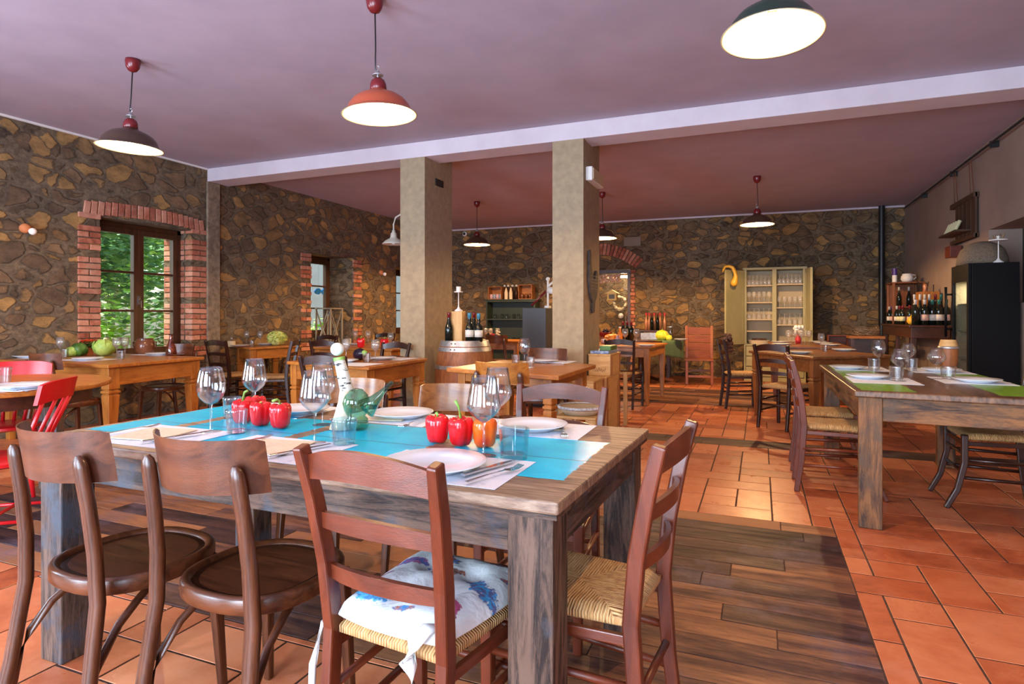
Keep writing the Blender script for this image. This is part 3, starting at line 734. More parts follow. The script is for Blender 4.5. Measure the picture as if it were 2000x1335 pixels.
def red_chair():
    t = root('spindle_chair'); r = MT['red_paint']
    M().lathe([(0, .425), (.17, .425), (.20, .437), (.20, .452), (.185, .46), (0, .452)], 28, sy=.98).obj('seat', r, t, smooth=True, auto=50)
    for sx_ in (-1, 1):
        for sy_ in (-1, 1): M().tube([(sx_ * .19, sy_ * .20, 0), (sx_ * .165, sy_ * .17, .16), (sx_ * .12, sy_ * .12, .43)], [.011, .017, .014], 10).obj('leg', r, t, smooth=True)
    m = M(); m.tube([(-.165, -.17, .17), (-.165, .17, .17)], .009, 8).tube([(.165, -.17, .17), (.165, .17, .17)], .009, 8).tube([(-.165, 0, .17), (.165, 0, .17)], .009, 8); m.obj('stretchers', r, t, smooth=True)
    for i in range(5):
        a = (i - 2) / 2; M().tube([(a * .115, -.155 + abs(a) * .02, .455), (a * .16, -.285 + .03 * a * a, .75)], [.011, .009], 8).obj('spindle', r, t, smooth=True)
    m = M(); n = 14; g = []
    for i in range(n + 1):
        u = i / n * 2 - 1; x = u * .195; y = -.30 + .055 * u * u; zt = .852 - .02 * u ** 4; z0 = .735 + .02 * (1 - u * u)
        g.append([m.b.verts.new(p) for p in ((x, y + .018, z0), (x, y, z0), (x, y - .022, zt), (x, y - .004, zt))])
    for p, q in zip(g, g[1:]):
        for k in range(4): m.b.faces.new([p[k], p[(k + 1) % 4], q[(k + 1) % 4], q[k]])
    m.b.faces.new(g[0]); m.b.faces.new(g[-1][::-1]); m.obj('crest_rail', r, t, smooth=True, auto=50)
    return t
def by_rear(pl, pr, z, dy=.205, rl=None):
    """seat centre + heading from the pixels of the left and right rear corners of the seat (chair seen from behind)"""
    a = Vector((*at(*pl, z), 0)); b = Vector((*at(*pr, z), 0)); u = (b - a).normalized(); n = Vector((-u.y, u.x, 0)); c = (a + b) / 2 + n * dy
    return (c.x, c.y, 0), math.atan2(u.y, u.x)

p, a = by_rear((60, 1105), (180, 1145), .46)
inst('bent', bentwood, p, a, 'dark bentwood chair leftmost in the front row at the blue table', 'chair', 'chairs round the blue table')
p, a = by_rear((317, 1141), (482, 1184), .46)
inst('bent', bentwood, p, a, 'dark bentwood chair at the blue table, beside the chair with the cushion', 'chair', 'chairs round the blue table')
p, a = by_rear((655, 1212), (866, 1280), .45, .19)
inst('ladder_red', ladder(redwood), p, a, 'reddish ladder-back chair with the printed cushion on its rush seat', 'chair', 'chairs round the blue table')
CUSH = (p, a)
# the chair at the right end: seen from its left side, facing -X
na = Vector((*at(1246, 1196, .45), 0)); fa = Vector((*at(1293, 1122, .45), 0)); u = (fa - na).normalized()
nrm = Vector((-u.y, u.x, 0)); c = (na + fa) / 2 + nrm * .19
inst('ladder_red', None, (c.x - .005, c.y, 0), math.atan2(u.y, u.x), 'reddish ladder-back chair with bare rush seat at the right end of the blue table', 'chair', 'chairs round the blue table')
inst('ladder_red', None, (*[ (q) for q in (-.775, 2.20)], 0), PI + .03, 'reddish ladder-back chair at the far side of the blue table, behind its right plate', 'chair', 'chairs round the blue table')
inst('bent_far', bentwood, (-1.33, 2.36, 0), PI + .02, 'bentwood chair with pale grained back behind the middle plate of the blue table', 'chair', 'chairs round the blue table', (1, 1, .965))
PROTO['bent_far'].children[0]
for ch in PROTO['bent_far'].children:
    if ch.name.startswith('backrest'): ch.data = ch.data.copy(); ch.data.materials[0] = wood('orange_grained_ply', srgb('#6f3a16'), srgb('#a96c34'), .3, 'x', coat=.2)
inst('bent_far', None, (-1.95, 2.40, 0), PI + .02, 'bentwood chair at the far side of the blue table, behind the straw-wrapped flask', 'chair', 'chairs round the blue table', (1, 1, .965))
# right rustic table
inst('ladder_dark', ladder(redwood, .09), (.46, 4.62, 0), -PI / 2, 'ladder-back chair with rush seat left of the green-striped table, nearest the camera', 'chair', 'chairs round the green-striped table')
inst('ladder_dark', None, (.46, 5.20, 0), -PI / 2, 'ladder-back chair left of the green-striped table, farther of the two', 'chair', 'chairs round the green-striped table')
inst('ladder_d2', ladder(darkwood, .09), (1.33, 4.62, 0), PI / 2, 'dark ladder-back chair with splayed front legs at the right side of the green-striped table', 'chair', 'chairs round the green-striped table')
# table in the middle right
inst('ladder_d0', ladder(darkwood), (.24, 6.98, 0), -R(33), 'dark ladder-back chair with rush seat drawn up before the middle right table', 'chair')
inst('ladder_d0', None, (-.22, 8.30, 0), -R(75), 'dark ladder-back chair with a dried wreath on its back, left of the middle right table', 'chair')
# pine tables
inst('bent_d', bentwood, (xon(107, 3.2), 3.32, 0), .0, 'dark bentwood chair at the near side of the pine table with the cabbage', 'chair')
inst('bent_d', None, (xon(322, 4.42), 4.42, 0), PI - .1, 'dark bentwood chair at the far side of the pine table by the large window', 'chair')
inst('ladder_d0', None, (-6.12, 5.70, 0), -.1, 'dark ladder-back chair at the left corner of the wall table with the lettuce', 'chair')
inst('ladder_d0', None, (-6.15, 7.25, 0), PI, 'dark ladder-back chair behind the lettuce at the wall table', 'chair')
inst('ladder_d0', None, (-5.50, 5.72, 0), PI / 2 + .5, 'dark ladder-back chair at the right side of the wall table with the lettuce', 'chair')
inst('ladder_r0', ladder(darkwood, 0, .875), (-3.02, 3.85, 0), .12, 'dark ladder-back chair with leaning posts at the near side of the aubergine table', 'chair')
inst('ladder_d0', None, (xon(763, 5.65), 5.46, 0), PI - .1, 'dark ladder-back chair at the far side of the aubergine table', 'chair')
inst('ladder_d0', None, (xon(672, 6.3) - .05, 6.2, 0), 0.05, 'dark ladder-back chair at the near side of the pepper table behind the aubergine table', 'chair')
inst('ladder_d0', None, (xon(745, 8.6), 8.45, 0), PI, 'dark ladder-back chair at the far side of the pepper table near the pillar', 'chair')
inst('bent_o', bentwood, (xon(979, 3.62), 3.82, 0), -.03, 'brown bentwood chair at the near side of the square pine table before the barrel', 'chair')
for ch in PROTO['bent_o'].children:
    if ch.name.startswith('backrest'): ch.data = ch.data.copy(); ch.data.materials[0] = pine('x')
inst('bent_d', None, (xon(1070, 5.3), 5.10, 0), PI, 'dark bentwood chair between the square pine table and the right pillar', 'chair')
inst('ladder_d0', None, (xon(1214, 7.6), 7.80, 0), -.05, 'dark ladder-back chair at the pine table before the alcove', 'chair')
inst('bent_d', None, (xon(990, 9.3), 9.05, 0), 0, 'dark chair at the small counter table beyond the barrel', 'chair')
# red chairs
inst('redch', red_chair, (-3.56, 1.84, 0), R(128), 'bright red spindle-back chair at the right of the round table, back towards the camera', 'chair', 'red chairs at the round table')
inst('redch', None, (-4.62, 2.43, 0), R(-132), 'bright red spindle-back chair at the far side of the round table', 'chair', 'red chairs at the round table')

# plank-back armless chair by the dark round table
def plank_chair():
    t = root('plank_back_chair'); w = wood('red_pine_plank', srgb('#7a3a1c'), srgb('#a85f34'), .4, 'x'); wz = wood('red_pine_post', srgb('#7a3a1c'), srgb('#a85f34'), .4, 'z')
    for s in (-1, 1):
        M().bar([(s * .21, -.24, 0), (s * .21, -.20, .42), (s * .21, -.21, .65), (s * .215, -.29, 1.05)], .05, .045, (0, 1, 0)).obj('back_post', wz, t, bevel=.006)
        M().bar([(s * .205, .2, 0), (s * .205, .2, .43)], .045, .045).obj('front_leg', wz, t, bevel=.006)
    M().box(-.235, .235, -.22, .24, .43, .455).obj('seat', w, t, bevel=.006)
    m = M()
    for k in range(4): m.bar([(-.20, -.215 - .075 * (max(0, .5 + k * .145 - .6) / .42) ** 1.2, .52 + k * .145), (.20, -.215 - .075 * (max(0, .5 + k * .145 - .6) / .42) ** 1.2, .52 + k * .145)], .018, .138, (0, .1, 1))
    m.obj('backrest', w, t, bevel=.004)
    m = M(); m.box(-.2, .2, .19, .215, .13, .17).box(-.2, .2, -.235, -.21, .2, .24); m.obj('stretchers', w, t, bevel=.003)
    return t
inst('plank', plank_chair, (-.98, 10.93, 0), PI + .1, 'reddish plank-back wooden chair beside the dark round table, left of the sage cabinet', 'chair', None, (1, 1, .95))

# ---- cushion on the third chair
p, a = CUSH
t = root('seat_cushion', (p[0], p[1], .464), a)
def cushion_mat():
    m = mat('printed_cushion_cloth', rough=.85); n = N(m)
    tc = n.n('TexCoord'); sp = n.n('SeparateXYZ'); n.l(tc.outputs['Object'], sp.inputs[0])
    base = srgb('#cdd1d2'); col_ = base; cur = None
    rnd = random.Random(5); spots = [(-.13, .07, .06, .3, '#a45a86', '#4f5f9c'), (-.04, .13, .055, -.5, '#8a5c4a', '#3f7fc0'), (.01, .05, .05, .9, '#9a5c45', '#6a4a4a'), (.10, .15, .045, .1, '#8a4a3c', '#5a4a6a'), (.12, .02, .075, -.5, '#3f9ad0', '#5a5f8a'), (.11, -.10, .06, -.9, '#b0466e', '#8a3a5c'), (-.12, -.13, .085, -.15, '#58b4dc', '#3f7fb4'), (-.02, -.07, .04, .3, '#a86a4a', '#8c6a8c'), (.02, -.15, .03, .3, '#3f7fb4', '#b4683c'), (-.15, -.02, .03, .8, '#7a6a9c', '#9c5a6a'), (.16, .09, .03, .4, '#3f8cc0', '#a0605a')]
    nz = n.noise(n.coord(), 26, 4, .7); nz2 = n.noise(n.coord(), 70, 3, .6)
    for x, y, r_, rot, c1, c2 in spots:
        dx = n.math('SUBTRACT', sp.outputs[0], x); dy = n.math('SUBTRACT', sp.outputs[1], y)
        u = n.math('ADD', n.math('MULTIPLY', dx, math.cos(rot)), n.math('MULTIPLY', dy, math.sin(rot))); v = n.math('SUBTRACT', n.math('MULTIPLY', dy, math.cos(rot)), n.math('MULTIPLY', dx, math.sin(rot)))
        d = n.math('SQRT', n.math('ADD', n.math('MULTIPLY', u, u), n.math('MULTIPLY', n.math('MULTIPLY', v, v), 6.0)))
        e = n.math('ADD', n.math('DIVIDE', d, r_ * 1.45), n.math('MULTIPLY', n.math('SUBTRACT', nz.outputs[0], .5), 1.5))
        fac = n.ramp(e, [(.50, G1), (.60, G0)])
        cc = n.mix(n.ramp(nz2.outputs[0], [(.42, G0), (.55, G1)]), srgb(c1), srgb(c2))
        out = n.mix(fac, col_ if cur is None else cur, cc); cur = out
    n.l(cur, n.p.inputs['Base Color'])
    nb = n.noise(n.coord(), 9, 4, .6, .4); n.bump(nb.outputs[0], .5, .02)
    return m
m = M(); nx = 26; tops = []
def cp(i, j, top):
    u, v = i / nx, j / nx; w = (.30 + .06 * v); a_, b_ = u * 2 - 1, v * 2 - 1; x = a_ * math.sqrt(1 - b_ * b_ * .16) * w * .54; y = b_ * math.sqrt(1 - a_ * a_ * .16) * .205
    e = min(1, min(u, 1 - u, v, 1 - v) * 5.2); pu = math.sin(e * PI / 2) ** .5
    tuft = sum(math.exp(-((u - a_) ** 2 + (v - b_) ** 2) / .006) for a_ in (.33, .67) for b_ in (.33, .67))
    pil = .5 + .5 * math.sin(u * 9 + 1) * math.sin(v * 9) * .25
    h = pu * (.026 + .030 * pil) * (1 - .6 * min(1, tuft)) + .003 * pu * math.sin(u * 23 + v * 9) * math.sin(v * 19 - u * 5)
    return (x, y, h + .004 if top else .002)
for top in (1, 0):
    g = [[m.b.verts.new(cp(i, j, top)) for i in range(nx + 1)] for j in range(nx + 1)]
    for j in range(nx):
        for i in range(nx): m.b.faces.new([g[j][i], g[j][i + 1], g[j + 1][i + 1], g[j + 1][i]])
    tops.append(g)
for s1, s2 in ((tops[0][0], tops[1][0]), (tops[0][-1], tops[1][-1]), ([q[0] for q in tops[0]], [q[0] for q in tops[1]]), ([q[-1] for q in tops[0]], [q[-1] for q in tops[1]])):
    for p_, q_, r_, s_ in zip(s1, s1[1:], s2[1:], s2): m.b.faces.new([p_, q_, r_, s_])
MT['cushion'] = cushion_mat()
m.obj('cushion_pad', MT['cushion'], t, smooth=True)
tiem = speck('tie_cloth', srgb('#d8dad8'), srgb('#e6e6e2'), .9, 20, .4)
m = M(); m.tube([(.125, -.165, .03), (.11, -.19, .03), (.09, -.21, .005), (.08, -.215, -.04), (.10, -.222, -.075)], [.010, .022, .028, .024, .006], 10, .5); m.obj('tie', tiem, t, smooth=True)
m = M(); m.tube([(-.15, -.17, .012), (-.185, -.20, -.02), (-.205, -.212, -.12), (-.212, -.215, -.30), (-.205, -.21, -.42)], [.006, .011, .012, .009, .004], 8, .5); m.obj('tie', tiem, t, smooth=True)
tag(t, 'white cushion printed with blue and pink sketches on the front ladder-back chair', 'cushion')

# ================================================================ TABLES
def bil(c, u, v):
    a, b, d, e = [Vector((*q, 0)) for q in c]   # NL NR FR FL
    return (a * (1 - u) + b * u) * (1 - v) + (e * (1 - u) + d * u) * v
def slab_quad(m, c, z0, z1, ov=0.0):
    lo = [m.b.verts.new((*q, z0)) for q in c]; hi = [m.b.verts.new((*q, z1)) for q in c]
    for j in range(4): m.b.faces.new([lo[j], lo[(j + 1) % 4], hi[(j + 1) % 4], hi[j]])
    m.b.faces.new(lo[::-1]); m.b.faces.new(hi)
def inset(c, d):
    out = []
    for k in range(4):
        p = Vector(c[k]); a = (Vector(c[(k + 1) % 4]) - p).normalized(); b = (Vector(c[k - 1]) - p).normalized(); out.append(tuple(p + (a + b) * d))
    return out
def table(label, c, zt, leg='farm', th=.028, apron=.12, ins=.04, lw=.075, wtop=pine, wleg=pine, topmat=None, cat='table', name='dining_table', group=None, rail=None):
    cx = sum(q[0] for q in c) / 4; cy = sum(q[1] for q in c) / 4; L = [(q[0] - cx, q[1] - cy) for q in c]
    t = root(name, (cx, cy, 0))
    m = M(); slab_quad(m, L, zt - th, zt); m.obj('tabletop', topmat or wtop('x'), t, bevel=.006)
    ai = inset(L, ins + lw / 2)
    for k in range(4):
        p, q = Vector((*ai[k], 0)), Vector((*ai[(k + 1) % 4], 0)); dr = (q - p).normalized()
        out_ = Vector((dr.y, -dr.x, 0)) * (lw / 2 - .018)
        zz = zt - th - apron / 2 - .0005
        M().bar([p + out_ + dr * lw * .5 + Vector((0, 0, zz)), q + out_ - dr * lw * .5 + Vector((0, 0, zz))], .022, apron - .002, (0, 0, 1)).obj('apron', rail('x' if k % 2 == 0 else 'y') if rail else wleg('x' if k % 2 == 0 else 'y'), t, bevel=.003)
    ang = math.atan2(L[1][1] - L[0][1], L[1][0] - L[0][0]); mx = Matrix.Rotation(ang, 4, 'Z')
    for p in ai:
        m = M(); z1 = zt - th - .0005
        def sq(z, w): return [m.b.verts.new(Vector((*p, z)) + mx @ Vector((a * w / 2, b * w / 2, 0))) for a, b in ((-1, -1), (1, -1), (1, 1), (-1, 1))]
        if leg == 'farm': prof = [(0, .55), (.10, .62), (z1 - .26, .98), (z1 - .235, .98), (z1 - .232, .80), (z1 - .222, .80), (z1 - .219, 1.08), (z1 - .200, 1.08), (z1 - .197, .80), (z1 - .187, .80), (z1 - .184, 1.0), (z1, 1.0)]
        elif leg == 'turned': prof = [(0, .62), (z1 - .29, .92), (z1 - .27, .6), (z1 - .25, .98), (z1 - .225, 1.05), (z1 - .205, .62), (z1 - .19, .62), (z1 - .17, 1), (z1, 1)]
        elif leg == 'taper': prof = [(0, .6), (z1 - .15, 1), (z1, 1)]
        else: prof = [(0, 1), (z1, 1)]
        rs = [sq(z, lw * k) for z, k in prof]
        for a_, b_ in zip(rs, rs[1:]):
            for j in range(4): m.b.faces.new([a_[j], a_[(j + 1) % 4], b_[(j + 1) % 4], b_[j]])
        m.b.faces.new(rs[0][::-1]); m.b.faces.new(rs[-1]); m.obj('leg', wleg('z'), t, bevel=.005)
    tag(t, label, cat, group); t['zt'] = zt
    return t

# T1 blue painted table
T1C = [(-2.30, 1.275), (-.41, 1.265), (-.375, 2.225), (-2.27, 2.235)]
def blue_top():
    m = mat('blue_painted_boards', rough=.28); n = N(m)
    tc = n.n('TexCoord'); sp = n.n('SeparateXYZ'); n.l(tc.outputs['Object'], sp.inputs[0]); cx = sum(q[0] for q in T1C) / 4; cy = sum(q[1] for q in T1C) / 4
    X = n.math('ADD', sp.outputs[0], cx); Y = n.math('ADD', sp.outputs[1], cy)
    nz = n.noise(n.coord((2, 12, 4)), 5, 6, .7); e = n.math('MULTIPLY', n.math('SUBTRACT', nz.outputs[0], .5), .05)
    Xe = n.math('ADD', X, e); Ye = n.math('ADD', Y, e)
    def rng(v, a, b): return n.math('MULTIPLY', n.math('GREATER_THAN', v, a), n.math('LESS_THAN', v, b))
    # painted field between the bare border boards
    f = n.math('MULTIPLY', rng(Xe, -2.26, -.455), rng(Ye, 1.44, 1.93))
    f = n.math('MAXIMUM', f, n.math('MULTIPLY', rng(Xe, -2.27, -1.72), rng(Ye, 1.90, 2.17)))
    for x, w in ((-2.00, .028), (-1.465, .03), (-.925, .04)):
        f = n.math('MULTIPLY', f, n.math('SUBTRACT', 1.0, rng(Xe, x - w, x + w)))
    ns = n.noise(n.coord((3, 9, 3)), 7, 7, .75)
    f = n.math('MULTIPLY', f, n.math('SUBTRACT', 1.0, n.math('MULTIPLY', n.math('GREATER_THAN', ns.outputs[0], .665), .8)))
    paint = n.ramp(n.noise(n.coord((1.5, 3, 1)), 3, 4).outputs[0], [(.35, (0, .50, .80, 1)), (.65, (.008, .66, .95, 1))])
    g1 = n.noise(n.coord((1.2, 14, 5)), 3.2, 7, .65, 1.0); g2 = n.noise(n.coord((1, 20, 5)), 14, 4, .7)
    bare = n.ramp(n.math('ADD', n.math('MULTIPLY', g1.outputs[0], .6), n.math('MULTIPLY', g2.outputs[0], .4)), [(.34, srgb('#3c2a22')), (.48, srgb('#7d6350')), (.66, srgb('#b39a80'))])
    # joints between boards
    j = 0
    seam = None
    for y in (1.44, 1.66, 1.93, 2.08): 
        s_ = n.math('LESS_THAN', n.math('ABSOLUTE', n.math('SUBTRACT', n.math('ADD', Y, n.math('MULTIPLY', e, .12)), y)), .0022); seam = s_ if seam is None else n.math('MAXIMUM', seam, s_)
    c = n.mix(f, bare, paint); c = n.mix(n.math('MULTIPLY', seam, .75), c, (.02, .015, .012, 1))
    n.l(c, n.p.inputs['Base Color']); n.bump(n.math('SUBTRACT', n.math('ADD', n.math('MULTIPLY', g2.outputs[0], .5), n.math('MULTIPLY', f, .2)), seam), .35, .003)
    n.l(n.ramp(f, [(0, (.5, .5, .5, 1)), (1, (.22, .22, .22, 1))]), n.p.inputs['Roughness'])
    return m
t = table('rustic table with a blue painted top set for a meal, nearest the camera', T1C, .76, 'square', .030, .105, .022, .112, oldwood, oldwood, blue_top())
# darker under-board strip along the edges of the top
m = M(); cx, cy = t.location.x, t.location.y; slab_quad(m, [(q[0] - cx, q[1] - cy) for q in inset(T1C, .006)], .7175, .7298); m.obj('edge_strip', oldwood('x'), t)
for ch in t.children:
    if ch.name.startswith(('leg', 'apron')): ch.location.z = 0
# T8 green and brown table
T8C = [(.48, 3.80), (1.44, 3.70), (1.42, 5.72), (.46, 5.72)]
def green_top():
    m = mat('green_striped_boards', rough=.3); n = N(m)
    tc = n.n('TexCoord'); sp = n.n('SeparateXYZ'); n.l(tc.outputs['Object'], sp.inputs[0])
    nz = n.noise(n.coord((12, 2, 4)), 5, 6, .7); e = n.math('MULTIPLY', n.math('SUBTRACT', nz.outputs[0], .5), .06); X = n.math('ADD', sp.outputs[0], e)
    a = n.math('MULTIPLY', n.math('GREATER_THAN', X, -.43), n.math('LESS_THAN', X, -.17)); b = n.math('GREATER_THAN', X, .20)
    f = n.math('MULTIPLY', n.math('MAXIMUM', a, b), n.math('GREATER_THAN', n.math('ADD', sp.outputs[1], e), -.90))
    g1 = n.noise(n.coord((14, 1.2, 5)), 3, 6, .65, .8)
    bare = n.ramp(g1.outputs[0], [(.34, srgb('#3a2417')), (.66, srgb('#7d5a3e'))])
    n.l(n.mix(f, bare, n.ramp(nz.outputs[0], [(.3, srgb('#5f9018')), (.7, srgb('#86b82a'))])), n.p.inputs['Base Color']); n.bump(g1.outputs[0], .3, .003)
    return m
table('long rustic table with green painted stripes on the right', T8C, .76, 'square', .035, .13, .03, .115, rustic, rustic, green_top())
T2C = [(XL + .02, 3.42), (-5.06, 3.40), (-5.20, 4.47), (XL + .02, 4.52)]
table('honey pine farmhouse table with the cabbage under the large window', T2C, .76, 'farm', .03, .155, .035, .10)
T3C = [(XL + .03, 6.22), at(487, 679, .76), at(590, 673.5, .76), (XL + .03, 6.98)]
table('brown pine table with the lettuce against the left stone wall', T3C, .76, 'farm', .028, .13, .03, .08)
T9C = [at(560, 705, .76), at(720, 716, .76), at(835, 699, .76), (-4.02, 5.33)]
table('pine table with the aubergine, left of the first pillar', T9C, .76, 'farm', .03, .13, .03, .085)
T12C = [(-5.55, 6.45), (-4.25, 6.40), (-4.25, 8.2), (-5.55, 8.2)]
table('pine table with red peppers behind the aubergine table', T12C, .76, 'farm', .028, .12, .03, .08)
T5C = [at(872, 718, .76), at(1091, 733.5, .76), at(1164, 711, .76), at(985, 702, .76)]
table('square honey pine table set for two before the barrel', T5C, .76, 'farm', .034, .07, .075, .075)
T6C = [(-2.45, 7.95), at(1272, 676, .78), at(1304, 669, .78), (-2.45, 9.05)]
table('light pine table before the alcove with pumpkin and bottles', T6C, .78, 'taper', .028, .12, .03, .075)
midp = lambda ax='z': wood('mid_brown_pine', srgb('#5c3218'), srgb('#8f5a30'), .36, ax)
T7C = [(-.13, 7.78), (.49, 6.76), (1.30, 7.42), (.72, 8.42)]
table('brown pine table in the middle right, set cornerwise', T7C, .76, 'farm', .03, .14, .03, .085, wtop=midp, wleg=midp)
T7B = [(.12, 9.0), (1.12, 9.0), (1.12, 10.8), (.12, 10.8)]
table('long brown table before the sage cabinet with plates and flowers', T7B, .76, 'farm', .03, .12, .03, .08, wtop=midp, wleg=midp)
T11C = [at(958, 668, .76), at(1020, 666, .76), (-2.6, 10.0), (-3.6, 10.1)]
T11C = [(-4.55, 9.22), (-3.68, 9.22), (-3.68, 10.0), (-4.55, 10.0)]
table('small orange pine table beyond the barrel with glasses and a red candle', T11C, .76, 'taper', .03, .12, .02, .07)
# round table on the left
t = root('round_table', (-4.36, 2.20, 0))
M().lathe([(0, .722), (.60, .722), (.625, .728), (.63, .742), (.625, .756), (.60, .76), (0, .76)], 56).obj('tabletop', pine('x'), t, smooth=True, auto=40)
M().lathe([(.50, .64), (.52, .64), (.52, .7215), (.50, .7215)], 40).obj('apron', mahog('x'), t, smooth=True, auto=40)
for k in range(4):
    a = R(20 + 90 * k); M().bar([(.42 * math.cos(a), .42 * math.sin(a), 0), (.42 * math.cos(a), .42 * math.sin(a), .7215)], .07, .07, (math.cos(a), math.sin(a), 0), [.7, 1]).obj('leg', oldwood('z'), t, bevel=.004)
tag(t, 'round pine table with red chairs at the left edge', 'table')
# dark round table at the back
t = root('round_table', (-1.95, 10.75, 0))
M().lathe([(0, .73), (.70, .73), (.72, .74), (.72, .755), (.70, .76), (0, .76)], 48).obj('tabletop', mahog('x'), t, smooth=True, auto=40)
M().lathe([(0, .02), (.20, .02), (.10, .09), (.055, .15), (.05, .4), (.08, .5), (.05, .6), (.12, .729), (0, .729)], 24).obj('pedestal', mahog('z'), t, smooth=True)
for k in range(4):
    a = R(45 + 90 * k); M().bar([(.05 * math.cos(a), .05 * math.sin(a), .13), (.36 * math.cos(a), .36 * math.sin(a), .03)], .06, .06, (0, 0, 1), [1, .7]).obj('foot', mahog('x'), t, bevel=.006)
tag(t, 'dark polished round pedestal table by the alcove', 'table')
# green cloth over its right edge
m = M(); g = []
for i in range(13):
    u = i / 12; row = []
    for j in range(16):
        v = j / 15; ang = R(-52 + 50 * u)
        if v < .55: rr_ = .25 + (.735 - .25) * v / .55; z = .7635; 
        else: rr_ = .735 + .012 * math.sin(u * 22) * (v - .55) / .45; z = .7635 - (v - .55) / .45 * (.24 + .10 * u)
        row.append(m.b.verts.new((-1.95 + rr_ * math.cos(ang), 10.75 + rr_ * math.sin(ang), z)))
    g.append(row)
for p_, q_ in zip(g, g[1:]):
    for j in range(15): m.b.faces.new([p_[j], p_[j + 1], q_[j + 1], q_[j]])
o = m.obj('tablecloth', MT['greencloth'], smooth=True); s_ = o.modifiers.new('s', 'SOLIDIFY'); s_.thickness = .003
tag(o, 'dark green cloth hanging over the right edge of the dark round table', 'tablecloth')
# ================================================================ LAMPS
def pendant(outer, inner_rim=None):
    def build():
        t = root('pendant_lamp')      # origin: centre of the rim plane
        top = ZC - 2.49
        M().lathe([(0, top - .001), (.05, top - .001), (.052, top - .02), (.046, top - .06), (.03, top - .085), (.008, top - .095), (0, top - .095)], 20).obj('ceiling_rose', MT['darkred'], t, smooth=True)
        M().tube([(0, 0, top - .09), (-.006, .0, top - .25), (-.010, .0, .32), (-.012, 0, .27), (.012, 0, .245)], .0045, 8).obj('cord', MT['black'], t, smooth=True)
        m = M(); m.lathe([(0, .268), (.012, .266), (.016, .255), (.034, .243), (.034, .238), (0, .240)], 18); m.tube([(0, 0, .238), (0, 0, .222)], .006, 8)
        m.tube([(.0 + .012 * math.cos(a), 0, .285 + .014 * math.sin(a)) for a in [2 * PI * i / 10 for i in range(11)]], .0025, 6); m.obj('hook', MT['galv'], t, smooth=True, auto=40)
        M().lathe([(0, .224), (.022, .222), (.040, .208), (.048, .185), (.050, .155), (.046, .150), (0, .150)], 24).obj('socket_cap', MT['darkred'], t, smooth=True, auto=50)
        # the shade: outside enamel skin and inside white skin
        prof = [(.047, .152), (.060, .140), (.085, .130), (.120, .116), (.155, .092), (.180, .060), (.192, .030), (.200, .018), (.222, .004), (.228, .000)]
        M().lathe(prof, 44).obj('shade', outer, t, smooth=True)
        inn = [(r_ - .003, z - .004) for r_, z in prof[:-1]] + [(.227, -.0015), (.2275, 0)]
        M().lathe(inn, 44).obj('shade_lining', MT['white_enamel'], t, smooth=True)
        M().lathe([(0, .146), (.022, .144), (.022, .10), (0, .098)], 14).obj('bulb_socket', MT['white_paint'], t, smooth=True, auto=40)
        M().lathe([(0, .098), (.014, .096), (.018, .082), (.030, .060), (.031, .045), (.024, .025), (.010, .016), (0, .015)], 18).obj('bulb', MT['bulb'], t, smooth=True)
        return t
    return build
PENDS = [((-4.40, 3.12), 2.435, 'red', 'pendant lamp with dark shade before the left stone wall, leftmost in the front room'), ((-2.14, 3.09), 2.39, 'r2', 'orange-red pendant lamp hanging between the other two of the front row'),
         ((.05, 3.05), 2.47, 'green', 'dark green pendant lamp at the top right, nearest the camera'), ((-4.42, 9.2), 2.37, 'red', 'lit pendant lamp behind the left pillar, above the barrel and bottles'),
         ((-2.28, 9.25), 2.38, 'red', 'lit pendant lamp just right of the right pillar, above the alcove'), ((-.04, 9.0), 2.43, 'red', 'lit pendant lamp in the back room left of the sage cabinet')]
MT['orange_enamel'] = mat('orange_red_enamel', (.42, .08, .035), .3); MT['darkshade'] = mat('dark_brown_enamel', (.06, .03, .02), .3)
ENA = {'red': MT['darkshade'], 'r2': MT['orange_enamel'], 'green': MT['green_enamel']}
for i, ((x, y), z, k, lab) in enumerate(PENDS):
    o = inst('pend_' + k + str(round(z, 2)), pendant(ENA[k]), (x, y, z), 0, lab, 'lamp', 'pendant lamps', rot=(0, R((3, -2.5, 4, 0, 0, 0)[i]), R(i * 40)))
    # keep the ceiling rose at the ceiling: lengthen cord
    dz = (ZC - z) - (ZC - 2.49)
    for ch in o.children:
        if ch.name.startswith('ceiling_rose'): ch.location.z = dz; 
        if ch.name.startswith('cord'):
            k_ = (ZC - z - .09 - .245) / (ZC - 2.49 - .09 - .245); ch.scale.z = k_; ch.location.z = .245 * (1 - k_)
    l = bpy.data.lights.new('lamp_light', 'POINT'); l.energy = 66 if y < 5 else 165; l.color = (1.0, .60, .26); l.shadow_soft_size = .02
    lo = bpy.data.objects.new('lamp_light', l); COL.objects.link(lo); lo.location = (x, y, z + .045)

# white gooseneck wall lamp on the left pillar
xl = PX[0][0]; t = root('wall_lamp', (xl, 6.25, zon(476, -4.0, 6.25) + .045)); cm = MT['cream_metal']; ao = xl - xon(769, 6.25)
M().lathe([(0, 0), (.05, 0), (.05, .015), (0, .02)], 18, (0, 0, .22), Matrix.Rotation(R(-90), 4, 'Y')).obj('wall_plate', cm, t, smooth=True, auto=40)
M().tube([(-.01, 0, .22), (-ao * .4, 0, .30), (-ao * .7, 0, .32), (-ao * .93, 0, .28), (-ao, 0, .20), (-ao, 0, .12)], .010, 10).obj('arm', cm, t, smooth=True)
M().lathe([(0, .13), (.02, .125), (.022, .10), (.035, .09), (.04, .05), (.045, .03), (.10, -.0), (.135, -.035), (.14, -.045), (.132, -.045), (.09, -.01), (0, .02)], 28, (-ao, 0, 0)).obj('shade', cm, t, smooth=True)
M().ball((-ao, 0, -.02), .028).obj('bulb', MT['bulb_off'], t, smooth=True)
